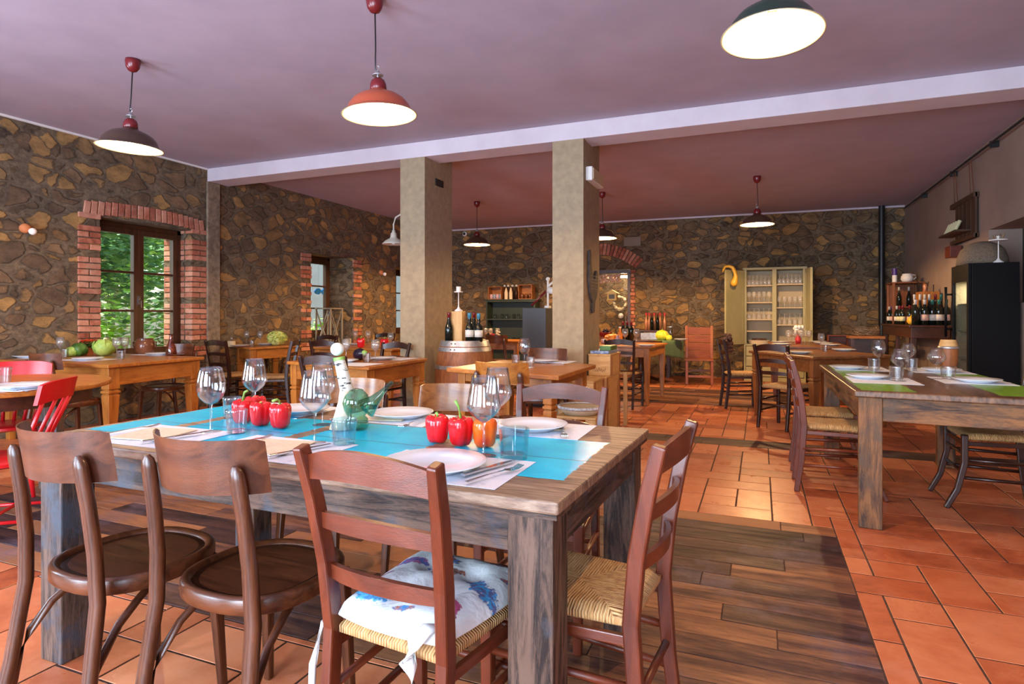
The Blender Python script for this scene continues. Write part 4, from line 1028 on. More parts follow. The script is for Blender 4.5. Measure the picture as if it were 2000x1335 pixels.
tag(t, 'cream gooseneck wall lamp on the left side of the left pillar', 'lamp')
for (px, py, lab) in ((46, 446, 'small brown spot fitting with white bulb on the wall left of the large window'), (742, 532, 'small red spot fitting with white bulb on the stone wall beyond the narrow window')):
    y = yon(px, XL); t = root('wall_spot', (XL, y, zon(py, XL, y)))
    M().lathe([(0, 0), (.045, 0), (.05, .03), (.04, .06), (.02, .07), (0, .07)], 18, (0, 0, 0), Matrix.Rotation(R(90), 4, 'Y')).obj('base', MT['pot'], t, smooth=True)
    M().ball((.09, .03, -.03), .035).obj('bulb', MT['bulb_off'], t, smooth=True)
    tag(t, lab, 'lamp')
y = 6.12; a, b = PX[0]
t = M().box(b, b + .012, y - .09, y + .09, 2.66, 2.74).obj('switch_plate', MT['black'], bevel=.003); tag(t, 'small dark plate high on the right face of the left pillar', 'plate')
a, b = PX[1]; t = root('emergency_light', (b, 6.12, 2.60))
M().box(0, .07, -.24, .22, -.07, .07).obj('housing', MT['white_paint'], t, bevel=.01); M().box(.0705, .078, -.22, .20, -.055, .055).obj('diffuser', MT['cabin'], t); tag(t, 'cream emergency light box high on the right pillar', 'lamp')
# carved ornament hanging on the right face of the right pillar
z0 = 1.20; t = root('carved_ornament', (b + .004, 6.12, z0)); t.scale = (1, 1.3, .68)
out = [(-.02, .0), (.03, .02), (.035, .13), (.05, .19), (.10, .26), (.125, .36), (.13, .48), (.135, .60), (.12, .66), (.085, .66), (.06, .60), (.04, .53), (.01, .52), (-.03, .56), (-.06, .66), (-.08, .78), (-.085, .92), (-.10, .95), (-.13, .93), (-.14, .84), (-.13, .70), (-.14, .55), (-.13, .42), (-.11, .30), (-.07, .22), (-.03, .16), (-.05, .06)]
m = M(); m.prism(out, 0, .022, Matrix.Rotation(R(90), 4, 'Z') @ Matrix.Rotation(R(90), 4, 'X')); m.obj('figure', speck('grey_driftwood', (.045, .035, .03, 1), (.10, .08, .07, 1), .8, 14, .5), t, bevel=.005)
m = M()
for k in range(5): m.box(.024, .026, -.11, .11, .36 + k * .05, .366 + k * .05)
m.obj('pale_stripes', MT['cabgrey'], t); tag(t, 'dark carved wooden ornament hanging on the right face of the right pillar', 'ornament')
# cable from its top
# security camera on the back wall
x = xon(909, bw(-6)); t = root('security_camera', (x, bw(x) - .004, zon(457, x, bw(x))))
M().lathe([(0, 0), (.05, 0), (.055, .03), (.045, .05), (.0, .055)], 20, (0, 0, 0), Matrix.Rotation(R(90), 4, 'X')).obj('dome', MT['white_paint'], t, smooth=True); M().ball((0, -.05, 0), .03).obj('lens', MT['black'], t, smooth=True)
tag(t, 'small round white security camera high on the back stone wall', 'camera')
x = xon(1235, bw(-2.6)); t = M().box(x - .17, x + .17, bw(x) - .02, bw(x) - .002, 2.58, 2.76).obj('wall_plaque', MT['cabgrey'], bevel=.004); tag(t, 'plain grey plaque above the brick arch on the back wall', 'plaque')
# black pipe in the right back corner
t = M().tube([(xon(1722, bw(2) - .1), bw(2) - .1, 0), (xon(1722, bw(2) - .1), bw(2) - .1, ZC)], .05, 16).obj('stove_pipe', MT['black'], smooth=True, auto=50); tag(t, 'tall black pipe standing in the right back corner', 'pipe')
# rail along the right wall
t = root('picture_rail', (XR - .07, 0, 3.0))
M().tube([(0, 2.5, 0), (0, 12.0, 0)], .013, 10).obj('rod', MT['black'], t, smooth=True)
for y in (3.4, 4.9, 6.4, 7.85, 9.3, 10.8): M().box(-.012, .069, y - .015, y + .015, -.045, .02).obj('bracket', MT['black'], t)
tag(t, 'black rod on brackets high along the right wall', 'rail')
# wooden shelf hanging from the rail
ya, yb = yon(1893, XR - .1), yon(1853, XR - .1); za, zb = 2.08, 2.60; t = root('hanging_shelf', (XR, (ya + yb) / 2, za)); hy = (yb - ya) / 2; dk = wood('dark_pallet_wood', srgb('#2c1a10'), srgb('#5a3a22'), .7, 'z')
m = M()
for k in range(5): m.box(-.045, -.02, -hy + k * hy * .38, -hy + k * hy * .38 + hy * .34, .0, zb - za)
m.obj('boards', dk, t, bevel=.004)
m = M(); m.box(-.06, -.001, -hy, hy + .12, zb - za - .06, zb - za).box(-.06, -.001, -hy, hy + .12, 0, .05).box(-.20, -.046, -hy + .15, hy + .05, .09, .115); m.obj('rails', dk, t, bevel=.004)
m = M()
for q in (-hy + .1, hy - .1): m.tube([(-.03, q, zb - za), (-.05, q + .02, 3.0 - za - .014)], .004, 6); m.tube([(-.05, q + .05, zb - za), (-.06, q + .06, 3.0 - za - .014)], .004, 6)
m.obj('ropes', MT['jug'], t)
m = M()
for k in range(5): m.tube([(-.16, hy - .5 + k * .10, .116), (-.10, hy - .46 + k * .10, .24)], .022, 10)
m.obj('corks', MT['label_y'], t, smooth=True, auto=50)
tag(t, 'dark wooden pallet shelf hung by ropes on the right wall', 'shelf')
t = root('hanging_box', (XR - .08, (ya + yb) / 2 + .30, za - .17)); M().box(-.06, .06, -.12, .12, 0, .14).obj('box', wood('small_red_box', srgb('#3a140c'), srgb('#7a3420'), .5, 'y'), t, bevel=.004); M().tube([(0, 0, .14), (0.02, 0, .169)], .004, 6).obj('hook', MT['black'], t)
tag(t, 'small reddish box hanging below the pallet shelf', 'box')

# ================================================================ TABLEWARE
def wineglass(kind):
    def build():
        t = root('wine_glass'); g = MT['glass']
        if kind == 'round': bowl = [(.006, .098), (.022, .105), (.040, .125), (.048, .150), (.047, .180), (.041, .210), (.036, .226)]
        elif kind == 'ang': bowl = [(.006, .098), (.018, .106), (.038, .124), (.050, .142), (.0485, .155), (.042, .195), (.036, .232)]
        else: bowl = [(.006, .090), (.022, .098), (.040, .115), (.052, .135), (.050, .152), (.040, .180), (.034, .200)]
        inner = [(max(.0, r_ - .0016), z + .0025) for r_, z in bowl]
        M().lathe([(0, .096 if kind != 'bal' else .088)] + bowl + [inner[-1]] + inner[::-1][1:] + [(0, inner[0][1])], 28).obj('bowl', g, t, smooth=True)
        zb = bowl[0][1]
        M().lathe([(.0065, zb - .001), (.0042, zb - .012), (.0036, .05), (.0045, .012), (.008, .006), (.0, .0055)], 12).obj('stem', g, t, smooth=True)
        M().lathe([(0, .0052), (.012, .0045), (.036, .0018), (.0375, .001), (.036, 0), (0, 0)], 28).obj('foot', g, t, smooth=True)
        return t
    return build
MT['farglass'] = farmat('back_room_stemware', .06)  # a little of the same white sheen mixed into clear glass
def farglass():
    t = M().lathe([(0, 0), (.034, 0), (.034, .003), (.006, .008), (.004, .08), (.010, .092), (.036, .125), (.040, .15), (.034, .20), (.032, .20), (.038, .15), (.034, .127), (0, .098)], 14).obj('wine_glass', MT['farglass'], smooth=True)
    return t
def tumbler(mt='glass', ribs=True, w=.037, h=.083):
    def build():
        t = root('tumbler'); pr = [(0, 0), (w * .82, 0), (w * .84, .002)]
        n = 9
        for k in range(n + 1):
            z = .006 + (h - .008) * k / n; pr.append((w * (.84 + .16 * k / n) + (.0009 * (-1) ** k if ribs and k < n else 0), z))
        pr += [(w - .001, h), (w - .0024, h - .001), (w * .82, .016), (0, .013)]
        M().lathe(pr, 24).obj('glass_body', MT[mt], t, smooth=True); M().lathe([(0, .0125), (w * .78, .0125), (w * .78, .003), (0, .003)], 24).obj('thick_base', MT[mt], t, smooth=True, auto=40)
        return t
    return build
def octtumbler():
    t = root('tumbler'); m = M(); w, h = .046, .088
    def ring(q, z): return [m.b.verts.new((q * math.cos(a) * (1.0 if i % 2 else .985), q * math.sin(a) * (1.0 if i % 2 else .985), z)) for i, a in enumerate([2 * PI * k / 8 + .3 for k in range(8)])]
    rs = [ring(w * .84, 0), ring(w * .86, .004), ring(w * .92, h * .6), ring(w, h), ring(w - .003, h), ring(w * .82, .016)]
    for a, b in zip(rs, rs[1:]):
        for j in range(8): m.b.faces.new([a[j], a[(j + 1) % 8], b[(j + 1) % 8], b[j]])
    m.b.faces.new(rs[0][::-1]); m.b.faces.new(rs[-1]); m.obj('glass_body', MT['bluecast_glass'], t, bevel=.002); return t
def plate(r_):
    def build(): return M().lathe([(0, .004), (r_ * .55, .004), (r_ * .58, 0), (r_ * .62, 0), (r_ * .70, .008), (r_ * .98, .020), (r_, .022), (r_ * .985, .024), (r_ * .72, .013), (r_ * .64, .0085), (0, .008)], 44).obj('plate', MT['china'], smooth=True)
    return build
def fork():
    t = root('fork'); s_ = MT['steel']
    M().bar([(0, -.095, .003), (0, -.02, .006), (0, .04, .006)], .009, .0022, (0, 0, 1), [1.3, .7, .6]).obj('handle', s_, t)
    m = M(); m.bar([(0, .038, .006), (0, .052, .0045), (0, .065, .003)], .022, .002, (0, 0, 1), [.35, 1, 1.05])
    for k in range(4): m.bar([((k - 1.5) * .0062, .063, .0032), ((k - 1.5) * .0064, .085, .004), ((k - 1.5) * .006, .105, .009)], .0028, .0018, (0, 0, 1))
    m.obj('tines', s_, t); return t
def knife():
    t = root('knife'); s_ = MT['steel']
    M().bar([(0, -.10, .004), (0, 0, .004)], .013, .005, (0, 0, 1), [1.15, .8]).obj('handle', s_, t, bevel=.001)
    M().bar([(0, 0, .004), (0, .05, .004), (.002, .11, .004)], .019, .0014, (0, 0, 1), [.7, 1, .5]).obj('blade', s_, t); return t
def put(key, b, px, py, z, lab, cat, grp=None, rz=0, sc=1.0):
    return inst(key, b, (*at(px, py, z), z), rz, lab, cat, grp, sc)
def placemat(x0, x1, y0, y1, z, lab, grp, rot=0):
    cx, cy = (x0 + x1) / 2, (y0 + y1) / 2
    o = M().box(-(x1 - x0) / 2, (x1 - x0) / 2, -(y1 - y0) / 2, (y1 - y0) / 2, 0, .0012).obj('placemat', MT['paper']); o.location = (cx, cy, z + .0006); o.rotation_euler = (0, 0, rot)
    return tag(o, lab, 'placemat', grp)
def napkin(x, y, z, rot, s_, lab, grp):
    t = M().box(-s_ / 2, s_ / 2, -s_ / 2, s_ / 2, 0, .004).obj('napkin', MT['napkin'], bevel=.001); t.location = (x, y, z + .002); t.rotation_euler = (0, 0, rot); return tag(t, lab, 'napkin', grp)
Z = .76
BG = 'printed paper placemats on the blue table'
placemat(-2.12, -1.70, 1.31, 1.60, Z, 'printed paper placemat at the front left of the blue table', BG, .0)
placemat(-1.60, -1.18, 1.31, 1.59, Z, 'printed paper placemat second from left along the front of the blue table', BG, .0)
placemat(-1.00, -.58, 1.30, 1.59, Z, 'printed paper placemat under the plate at the front right of the blue table', BG, .01)
placemat(-2.12, -1.72, 1.95, 2.21, Z, 'printed paper placemat at the far left corner of the blue table, behind the peppers', BG, .0)
placemat(-1.58, -1.15, 1.94, 2.21, Z, 'printed paper placemat behind the flask on the far side of the blue table', BG, -.02)
placemat(-.98, -.56, 1.92, 2.20, Z, 'printed paper placemat at the far right of the blue table', BG, .02)
PG = 'white plates on the blue table'
Zp = Z + .0025
def plate_at(px, py, r_, lab, grp, z=Zp): x, y = at(px, py, z + .012); return inst('plate%d' % int(r_ * 1000), plate(r_), (x, y, z), 0, lab, 'plate', grp)
plate_at(848, 905, .142, 'white plate at the front of the blue table, behind the cushioned chair', PG)
plate_at(785, 808, .128, 'white plate on the far side of the blue table, right of the flask', PG)
plate_at(1040, 831, .128, 'white plate at the far right of the blue table with a fork leaning on it', PG)
plate_at(584, 800, .125, 'white plate at the far left of the blue table, behind the red peppers', PG)
NG = 'straw-coloured napkins on the blue table'
napkin(-1.93, 1.455, Z + .0015, .15, .19, 'straw-coloured paper napkin between fork and knife, front left of the blue table', NG)
napkin(-1.40, 1.45, Z + .0015, .15, .19, 'straw-coloured paper napkin between fork and knife behind the second bentwood chair', NG)
napkin(-1.40, 2.06, Z + .0015, .3, .19, 'straw-coloured paper napkin under the far middle plate of the blue table', NG)
napkin(-.745, 2.10, Z + .0015, .4, .16, 'straw-coloured paper napkin under the far right plate of the blue table', NG)
napkin(-.80, 1.46, Z + .0015, .5, .17, 'straw-coloured paper napkin partly under the front plate of the blue table', NG)
FG = 'forks on the blue table'; KG = 'knives on the blue table'
zc = Z + .0065
inst('fork', fork, (-2.055, 1.46, zc), -.1, 'fork at the left of the front left placemat on the blue table', 'fork', FG)
inst('fork', None, (-1.52, 1.455, zc), -.1, 'fork on the second front placemat of the blue table, left of its napkin', 'fork', FG)
inst('fork', None, (*at(805, 829, zc), zc + .004), R(190), 'fork right of the far middle plate of the blue table', 'fork', FG)
inst('fork', None, (*at(1100, 846, zc), zc + .004), R(200), 'fork right of the far right plate of the blue table', 'fork', FG)
inst('fork', None, (*at(603, 815, zc), zc + .004), R(190), 'fork right of the far left plate of the blue table', 'fork', FG)
inst('fork', None, (-.625 + .0, 1.40, zc), -.35, 'fork lying beside the knife at the right of the front plate', 'fork', FG)
inst('knife', knife, (-1.80, 1.43, zc), -.25, 'knife right of the napkin on the front left placemat', 'knife', KG)
inst('knife', None, (-1.275, 1.43, zc), -.25, 'knife right of the napkin on the second front placemat', 'knife', KG)
inst('knife', None, (-.665, 1.455, zc), -.30, 'knife at the right of the front plate of the blue table', 'knife', KG)
WG = 'wine glasses on the blue table'
put('wg_r', wineglass('round'), 412, 843, Z, 'wine glass with a rounded bowl at the front left of the blue table', 'glass', WG)
put('wg_a', wineglass('ang'), 497, 812, Z, 'angular wine glass behind the left row of red peppers', 'glass', WG)
put('wg_a', None, 615, 865, Z, 'angular wine glass before the flask, nearer of the pair', 'glass', WG)
put('wg_a', None, 630, 829, Z, 'angular wine glass beside the flask, farther of the pair', 'glass', WG)
put('wg_a', None, 945, 890, Z, 'angular wine glass in front of the orange pepper, nearest the front plate', 'glass', WG)
put('wg_a', None, 972, 852, Z, 'angular wine glass behind the orange pepper', 'glass', WG)
TG = 'water tumblers on the blue table'
put('tum', tumbler(), 462, 845, Z, 'ribbed clear tumbler before the left peppers', 'glass', TG)
put('tum', None, 453, 815, Z, 'ribbed clear tumbler at the back left of the blue table', 'glass', TG)
put('tumb', tumbler('bluecast_glass', True, .041, .082), 672, 867, Z, 'ribbed clear tumbler before the flask', 'glass', TG)
put('octum', octtumbler, 1004, 895, Z, 'faceted clear tumbler at the right of the blue table', 'glass', TG)
# ---- peppers
def pepper(mt, stem, lob, seed, lean=0.0):
    def build():
        t = root('bell_pepper'); m = M(); n = 40; rnd = random.Random(seed)
        prof = [(0, .004), (.014, .001), (.026, .004), (.033, .016), (.0355, .034), (.0385, .056), (.0385, .070), (.034, .080), (.024, .084), (.013, .079), (.005, .072), (0, .071)]
        rings = []
        for r_, z in prof:
            if r_ < 1e-6: rings.append([m.b.verts.new((0, 0, z))]); continue
            rg = []
            for j in range(n):
                a = 2 * PI * j / n; k = abs(math.cos(lob * a / 2 + seed)); q = r_ * (.80 + .24 * k ** .55); zz = z + (.007 * k if z > .06 else (-.003 * k if z < .008 else 0)) + (.003 if z < .008 else 0)
                rg.append(m.b.verts.new((q * math.cos(a), q * math.sin(a), zz)))
            rings.append(rg)
        for a, b in zip(rings, rings[1:]):
            for j in range(n):
                k = (j + 1) % n
                if len(a) == 1: m.b.faces.new([a[0], b[k], b[j]])
                elif len(b) == 1: m.b.faces.new([a[j], a[k], b[0]])
                else: m.b.faces.new([a[j], a[k], b[k], b[j]])
        m.obj('flesh', mt, t, smooth=True)
        m = M(); m.lathe([(0, .071), (.012, .076), (.015, .080), (.006, .083), (0, .084)], 10); m.tube([(0, 0, .080)] + [Vector(p) for p in stem], [.0052] + [.0042] * (len(stem) - 1) + [.0052], 10)
        m.obj('stalk', MT['stalk'], t, smooth=True); return t
    return build
RPG = 'bell peppers on the blue table'
P_ = [(474, 826, [(.004, 0, .10), (.010, 0, .120), (.026, -.002, .125)], 'pepper', 4, 'red pepper behind the ribbed tumbler, leftmost of the left row, with an upright hooked stalk', .6),
      (509, 831, [(0, 0, .088)], 'pepper', 4, 'red pepper second from left in the left row', .9),
      (548, 836, [(-.006, 0, .100), (-.018, 0, .108), (-.036, .004, .104)], 'pepper', 3, 'red pepper at the right of the left row, its stalk bent left', .2),
      (499, 817, [(0, 0, .088)], 'pepper', 4, 'red pepper behind the left row, only its top showing', .3),
      (855, 864, [(.002, 0, .092), (.006, .0, .098)], 'pepper', 3, 'pinkish red pepper, left of the right group of three', 2.2),
      (900, 870, [(.002, 0, .10), (.010, .005, .125), (.022, .01, .145)], 'pepper', 4, 'red pepper with the long upright stalk, in the middle of the right group', 1.0),
      (946, 873, [(0, 0, .090)], 'pepper_o', 3, 'orange-red pepper behind a wine glass, right of the group of three', .5)]
for i, (px, py, st, mk, lob, lab, sd) in enumerate(P_): put('pep%d' % i, pepper(MT[mk], st, lob, sd), px, py, Z, lab, 'pepper', RPG, i * .8)
# ---- straw-wrapped flask
x, y = at(690, 838, Z); t = root('serving_flask', (x, y, Z))
M().lathe([(0, .004), (.030, 0), (.040, .004), (.046, .02), (.042, .040), (.034, .05), (.046, .075), (.050, .098), (.042, .125), (.024, .145), (.0, .15)], 28, (.012, 0, 0)).obj('glass_body', MT['greenglass'], t, smooth=True)
rt = Vector((CY, SY, 0))
M().tube([Vector((0, 0, .075)) + rt * .045, Vector((0, 0, .105)) + rt * .078, Vector((0, 0, .135)) + rt * .105, Vector((0, 0, .172)) + rt * .142], [.040, .022, .011, .0055], 18).obj('spout', MT['greenglass'], t, smooth=True)
birch = speck('birch_bark', (.06, .05, .05, 1), (.66, .62, .52, 1), .8, 30, .2, .001, .40, .44, (1, 1, 2.6))
M().tube([Vector((0, 0, .125)) - rt * .018, Vector((0, 0, .25)) - rt * .050], [.026, .019], 20).obj('bark_neck', birch, t, smooth=True, auto=50)
M().tube([Vector((0, 0, .2505)) - rt * .050, Vector((0, 0, .262)) - rt * .052], [.021, .021], 16).obj('straw_ring', MT['stalk'], t, smooth=True, auto=50)
M().ball(Vector((0, 0, .290)) - rt * .058, .024, 18).obj('knob', speck('lime_knob', (.62, .66, .56, 1), (.74, .76, .68, 1), .7, 40, .3), t, smooth=True)
m = M(); out = [(-.085, .003), (-.040, .003), (-.012, .10), (.005, .145), (-.035, .15), (-.050, .10)]
m.b.faces.ensure_lookup_table()
g = []
for z, ra, cxo in ((.004, .046, -.040), (.05, .036, -.033), (.10, .028, -.026), (.142, .0265, -.022)):
    g.append([m.b.verts.new(rt * (cxo + ra * math.cos(a)) + Vector((-SY, CY, 0)) * ra * math.sin(a) + Vector((0, 0, z))) for a in [R(60) + R(270) * k / 20 for k in range(21)]])
for a_, b_ in zip(g, g[1:]):
    for j in range(20): m.b.faces.new([a_[j], a_[j + 1], b_[j + 1], b_[j]])
o = m.obj('straw_sleeve', MT['napkin'], t, smooth=True); s_ = o.modifiers.new('s', 'SOLIDIFY'); s_.thickness = .003
tag(t, 'green glass flask with spout, straw sleeve and birch-bark neck on the blue table', 'flask')

# ---- green-striped table setting
GG = 'place settings on the green-striped table'
for (px, py, lab) in ((1735, 743, 'placemat under the front left plate of the green-striped table'), (1662, 719, 'placemat under the far left plate of the green-striped table'), (1930, 745, 'placemat under the front right plate of the green-striped table'), (1842, 724.5, 'placemat under the far right plate of the green-striped table')):
    x, y = at(px, py, Z)
    x = .70 if px < 1800 else 1.21
    placemat(x - .17, x + .20, y - .22, y + .22, Z, 'white ' + lab, GG)
for (px, py, lab) in ((1695, 734.5, 'white plate at the front left of the green-striped table'), (1656, 717, 'white plate at the far left of the green-striped table'), (1908, 742, 'white plate at the front right of the green-striped table'), (1838, 722, 'white plate at the far right of the green-striped table')):
    plate_at(px, py, .128, lab, 'white plates on the green-striped table')
    x, y = at(px, py, Z); inst('fork', None, (x + .03, y - .17, Z + .004), R(95), lab.replace('white plate', 'fork before the plate'), 'fork', 'forks on the green-striped table')
for (px, py, k, lab) in ((1716, 722, 'wg_r', 'round wine glass on the green-striped table, farthest left'), (1758, 744, 'wg_b', 'balloon wine glass on the green-striped table, nearest the camera'), (1774, 722, 'wg_b', 'balloon wine glass on the green-striped table, behind the nearest one'), (1829, 740, 'wg_b', 'balloon wine glass on the green-striped table, before the small keg')):
    put(k, wineglass('bal'), px, py, Z, lab, 'glass', 'wine glasses on the green-striped table')
for (px, py, lab) in ((1710, 724, 'grey-tinted tumbler on the green-striped table, farthest left'), (1754, 744, 'clear tumbler on the green-striped table, nearest the camera'), (1783, 724, 'clear tumbler on the green-striped table beside the rear balloon glass')):
    put('tum', None, px - 3, py, Z, lab, 'glass', 'tumblers on the green-striped table', 0, 1.15)
put('oct2', tumbler('glass', False, .045, .085), 1852, 740, Z, 'wide clear tumbler on the green-striped table, right of the balloon glasses', 'glass', 'tumblers on the green-striped table')
x, y = at(1852, 719, Z); t = root('keg', (x, y + .0, Z)); 
M().lathe([(0, 0), (.055, 0), (.064, .06), (.066, .115), (.062, .165), (.0, .165)], 24).obj('body', barrelw('z'), t, smooth=True, auto=50); M().lathe([(.0625, .166), (.060, .19), (.050, .225), (0, .225)], 24).obj('head', pale('x'), t, smooth=True, auto=50); M().lathe([(.0655, .155), (.068, .158), (.0675, .172), (.0630, .174)], 24).obj('hoop', MT['galv'], t, smooth=True)
tag(t, 'small wooden keg with a pale top at the far end of the green-striped table', 'keg')
# ================================================================ FOOD AND TABLEWARE ON THE OTHER TABLES
def xz(px, py, z): x, y = at(px, py, z); return (x, y, z)
# cabbage table
def leafball(r_, mt, seed, ruff=.10, n=30):
    def build():
        m = M(); g = []; k = 18; rnd = random.Random(seed)
        for i in range(k + 1):
            th = PI * i / k; row = []
            for j in range(n):
                a = 2 * PI * j / n; q = r_ * (1 + ruff * math.sin(5 * a + seed + th * 2) * math.sin(th) + ruff * .6 * math.sin(11 * a - th * 7) * math.sin(th))
                row.append(m.b.verts.new((q * math.sin(th) * math.cos(a), q * math.sin(th) * math.sin(a), r_ * .92 - q * .9 * math.cos(th))))
            g.append(row)
        for a_, b_ in zip(g, g[1:]):
            for j in range(n): m.b.faces.new([a_[j], a_[(j + 1) % n], b_[(j + 1) % n], b_[j]])
        bmesh.ops.remove_doubles(m.b, verts=m.b.verts[:], dist=1e-5)
        return m.obj('cabbage', mt, smooth=True)
    return build
t = root('cabbage', xz(204, 695, .76)); o = leafball(.095, MT['cabbage'], 1, .04)(); o.name = 'head'; o.parent = t
for k in range(6):
    a = k * 1.05; m = M(); g = []
    for i in range(7):
        for j in range(7):
            u, v = i / 6 - .5, j / 6; rr_ = .098 + .012 * v + .006 * math.sin(j * 2 + i * 1.5); th = R(20) + v * R(95 + 12 * (k % 3)); ph = a + u * 1.3 * (1 - .3 * v)
            g.append(m.b.verts.new((rr_ * math.sin(th) * math.cos(ph), rr_ * math.sin(th) * math.sin(ph), .095 - rr_ * math.cos(th) * .93)))
    for i in range(6):
        for j in range(6): m.b.faces.new([g[i * 7 + j], g[i * 7 + j + 1], g[(i + 1) * 7 + j + 1], g[(i + 1) * 7 + j]])
    m.obj('outer_leaf', MT['cabbage'], t, smooth=True)
tag(t, 'round green cabbage on the pine table under the large window', 'cabbage')
t = root('cabbage', xz(155, 695, .76)); o = leafball(.075, MT['leafdark'], 2, .08)(); o.name = 'head'; o.parent = t
o2 = leafball(.055, MT['cabbage'], 4, .1)(); o2.name = 'outer_leaf'; o2.parent = t; o2.location = (-.02, -.06, 0)
tag(t, 'dark green leafy cabbage lying left of the potted red flowers', 'cabbage')
t = root('potted_flowers', xz(174, 693, .76))
M().lathe([(0, 0), (.035, 0), (.045, .065), (.05, .066), (.05, .078), (.044, .08), (.040, .07), (0, .07)], 20).obj('pot', MT['pot'], t, smooth=True, auto=40)
m = M(); rnd = random.Random(2)
for i in range(260):
    a = rnd.uniform(0, 6.28); q = rnd.random() ** .5 * .085; z = .08 + rnd.random() * .065; s_ = .012
    mx = Matrix.Rotation(rnd.uniform(0, 6), 3, 'Z') @ Matrix.Rotation(rnd.uniform(-1, 1), 3, 'X'); p = Vector((q * math.cos(a), q * math.sin(a), z))
    m.b.faces.new([m.b.verts.new(p + mx @ Vector(v)) for v in ((-s_, 0, 0), (0, -s_, 0), (s_, 0, 0), (0, s_, 0))])
m.obj('leaves', MT['leafdark'], t)
m = M()
for i in range(160):
    a = rnd.uniform(0, 6.28); q = rnd.random() ** .5 * .075; s_ = .011
    mx = Matrix.Rotation(rnd.uniform(0, 6), 3, 'Z') @ Matrix.Rotation(rnd.uniform(-.7, .7), 3, 'X'); p = Vector((q * math.cos(a), q * math.sin(a), .148 + rnd.random() * .025 - q * .2))
    m.b.faces.new([m.b.verts.new(p + mx @ Vector(v)) for v in ((-s_, 0, 0), (0, -s_, 0), (s_, 0, 0), (0, s_, 0))])
m.obj('blossoms', MT['redleaf'], t)
tag(t, 'small terracotta pot of red flowers on the cabbage table', 'plant')
# tall glass flask (long neck) behind the cabbage
t = root('straw_flask', xz(208, 686, .76)); M().lathe([(0, 0), (.06, .01), (.075, .05), (.06, .10), (.02, .16), (.010, .22), (.009, .36), (.012, .37), (0, .37)], 20).obj('glass_body', MT['glass'], t, smooth=True)
M().lathe([(.022, .158), (.03, .135), (.05, .115), (.062, .10), (.064, .104), (.03, .145), (.024, .160)], 20).obj('straw_collar', MT['napkin'], t, smooth=True)
tag(t, 'long-necked clear glass flask behind the cabbage', 'flask')
def jarpot():
    t = root('ceramic_jar'); M().lathe([(0, 0), (.07, 0), (.095, .04), (.10, .09), (.09, .14), (.075, .155), (.085, .165), (.08, .17), (.07, .165), (0, .15)], 28).obj('body', MT['jug'], t, smooth=True)
    m = M()
    for s in (-1, 1): m.tube([(s * .085, 0, .14), (s * .12, 0, .125), (s * .115, 0, .09), (s * .098, 0, .07)], .009, 8)
    m.obj('handles', MT['jug'], t, smooth=True); return t
SILL = W1[2] + .031
t = inst('jar', jarpot, (XL + .10, yon(283, XL + .10), .76) if False else (*at(283, 691, .76), .76), .5, 'glazed brown two-handled jar on the pine table below the window', 'jar')
t = root('carafe', (*at(338, 690, .76), .76)); t.location.x = min(t.location.x, -5.3); M().lathe([(0, 0), (.05, 0), (.055, .02), (.045, .09), (.02, .16), (.016, .20), (.022, .225), (.020, .225), (.013, .20), (.017, .155), (.042, .09), (.050, .02), (0, .012)], 24).obj('glass_body', glass('amber_glass', (.85, .55, .42, 1)), t, smooth=True)
tag(t, 'amber-tinted carafe at the far end of the cabbage table', 'carafe'); t.location = (*at(334, 694, .76), .76)
def small_setting(items, tab, zt=.76):
    for k, (kind, px, py, lab) in enumerate(items):
        if kind == 'g': inst('farglass', farglass, xz(px, py, zt), 0, lab, 'glass', 'wine glasses on ' + tab)
        elif kind == 't': inst('tum', None, xz(px, py, zt), 0, lab, 'glass', 'tumblers on ' + tab)
        elif kind == 'p': plate_at(px, py, .128, lab, 'plates on ' + tab, zt + .0025)
        elif kind == 'm':
            x, y = at(px, py, zt); o = inst('mat0', lambda: M().box(-.21, .21, -.15, .15, 0, .0012).obj('placemat', MT['paper']), (x, y, zt + .0006), 0, lab, 'placemat', 'placemats on ' + tab)
CT = 'the cabbage table'
small_setting([('g', 118, 697, 'wine glass at the left of the cabbage table before the stone wall'), ('g', 228, 698, 'left one of the wine glasses right of the cabbage'), ('g', 244, 697, 'right one of the wine glasses right of the cabbage'), ('t', 236, 701, 'tumbler before the two wine glasses right of the cabbage'), ('t', 126, 697, 'tumbler beside the leftmost wine glass of the cabbage table'),
    ('m', 172, 702, 'placemat at the front right of the cabbage table'), ('m', 60, 697, 'placemat at the left end of the cabbage table'), ('m', 308, 692, 'placemat at the far right of the cabbage table'), ('p', 172, 700, 'white plate before the cabbage'), ('p', 55, 695.5, 'white plate at the left end of the cabbage table'), ('p', 310, 690.5, 'white plate at the far right of the cabbage table below the jar')], CT)
# wall table with the lettuce
t = root('lettuce', xz(541, 674, .76)); o = leafball(.11, MT['cabbage_l'], 3, .16)(); o.name = 'head'; o.parent = t
rnd = random.Random(8); m = M()
for i in range(420):
    a = rnd.uniform(0, 6.28); th = rnd.uniform(.1, 2.2); q = .115; p = Vector((q * math.sin(th) * math.cos(a) * 1.15, q * math.sin(th) * math.sin(a) * 1.15, .10 + q * .8 * math.cos(th))); p.z = max(p.z, .02); s_ = .016
    mx = Matrix.Rotation(rnd.uniform(0, 6), 3, 'Z') @ Matrix.Rotation(rnd.uniform(-1.2, 1.2), 3, 'X')
    m.b.faces.new([m.b.verts.new(p + mx @ Vector(v)) for v in ((-s_, 0, 0), (0, -s_, .004), (s_, 0, 0), (0, s_, .004))])
m.obj('frilly_leaves', MT['cabbage_l'], t); tag(t, 'pale yellow-green frilly lettuce on the wall table', 'lettuce')
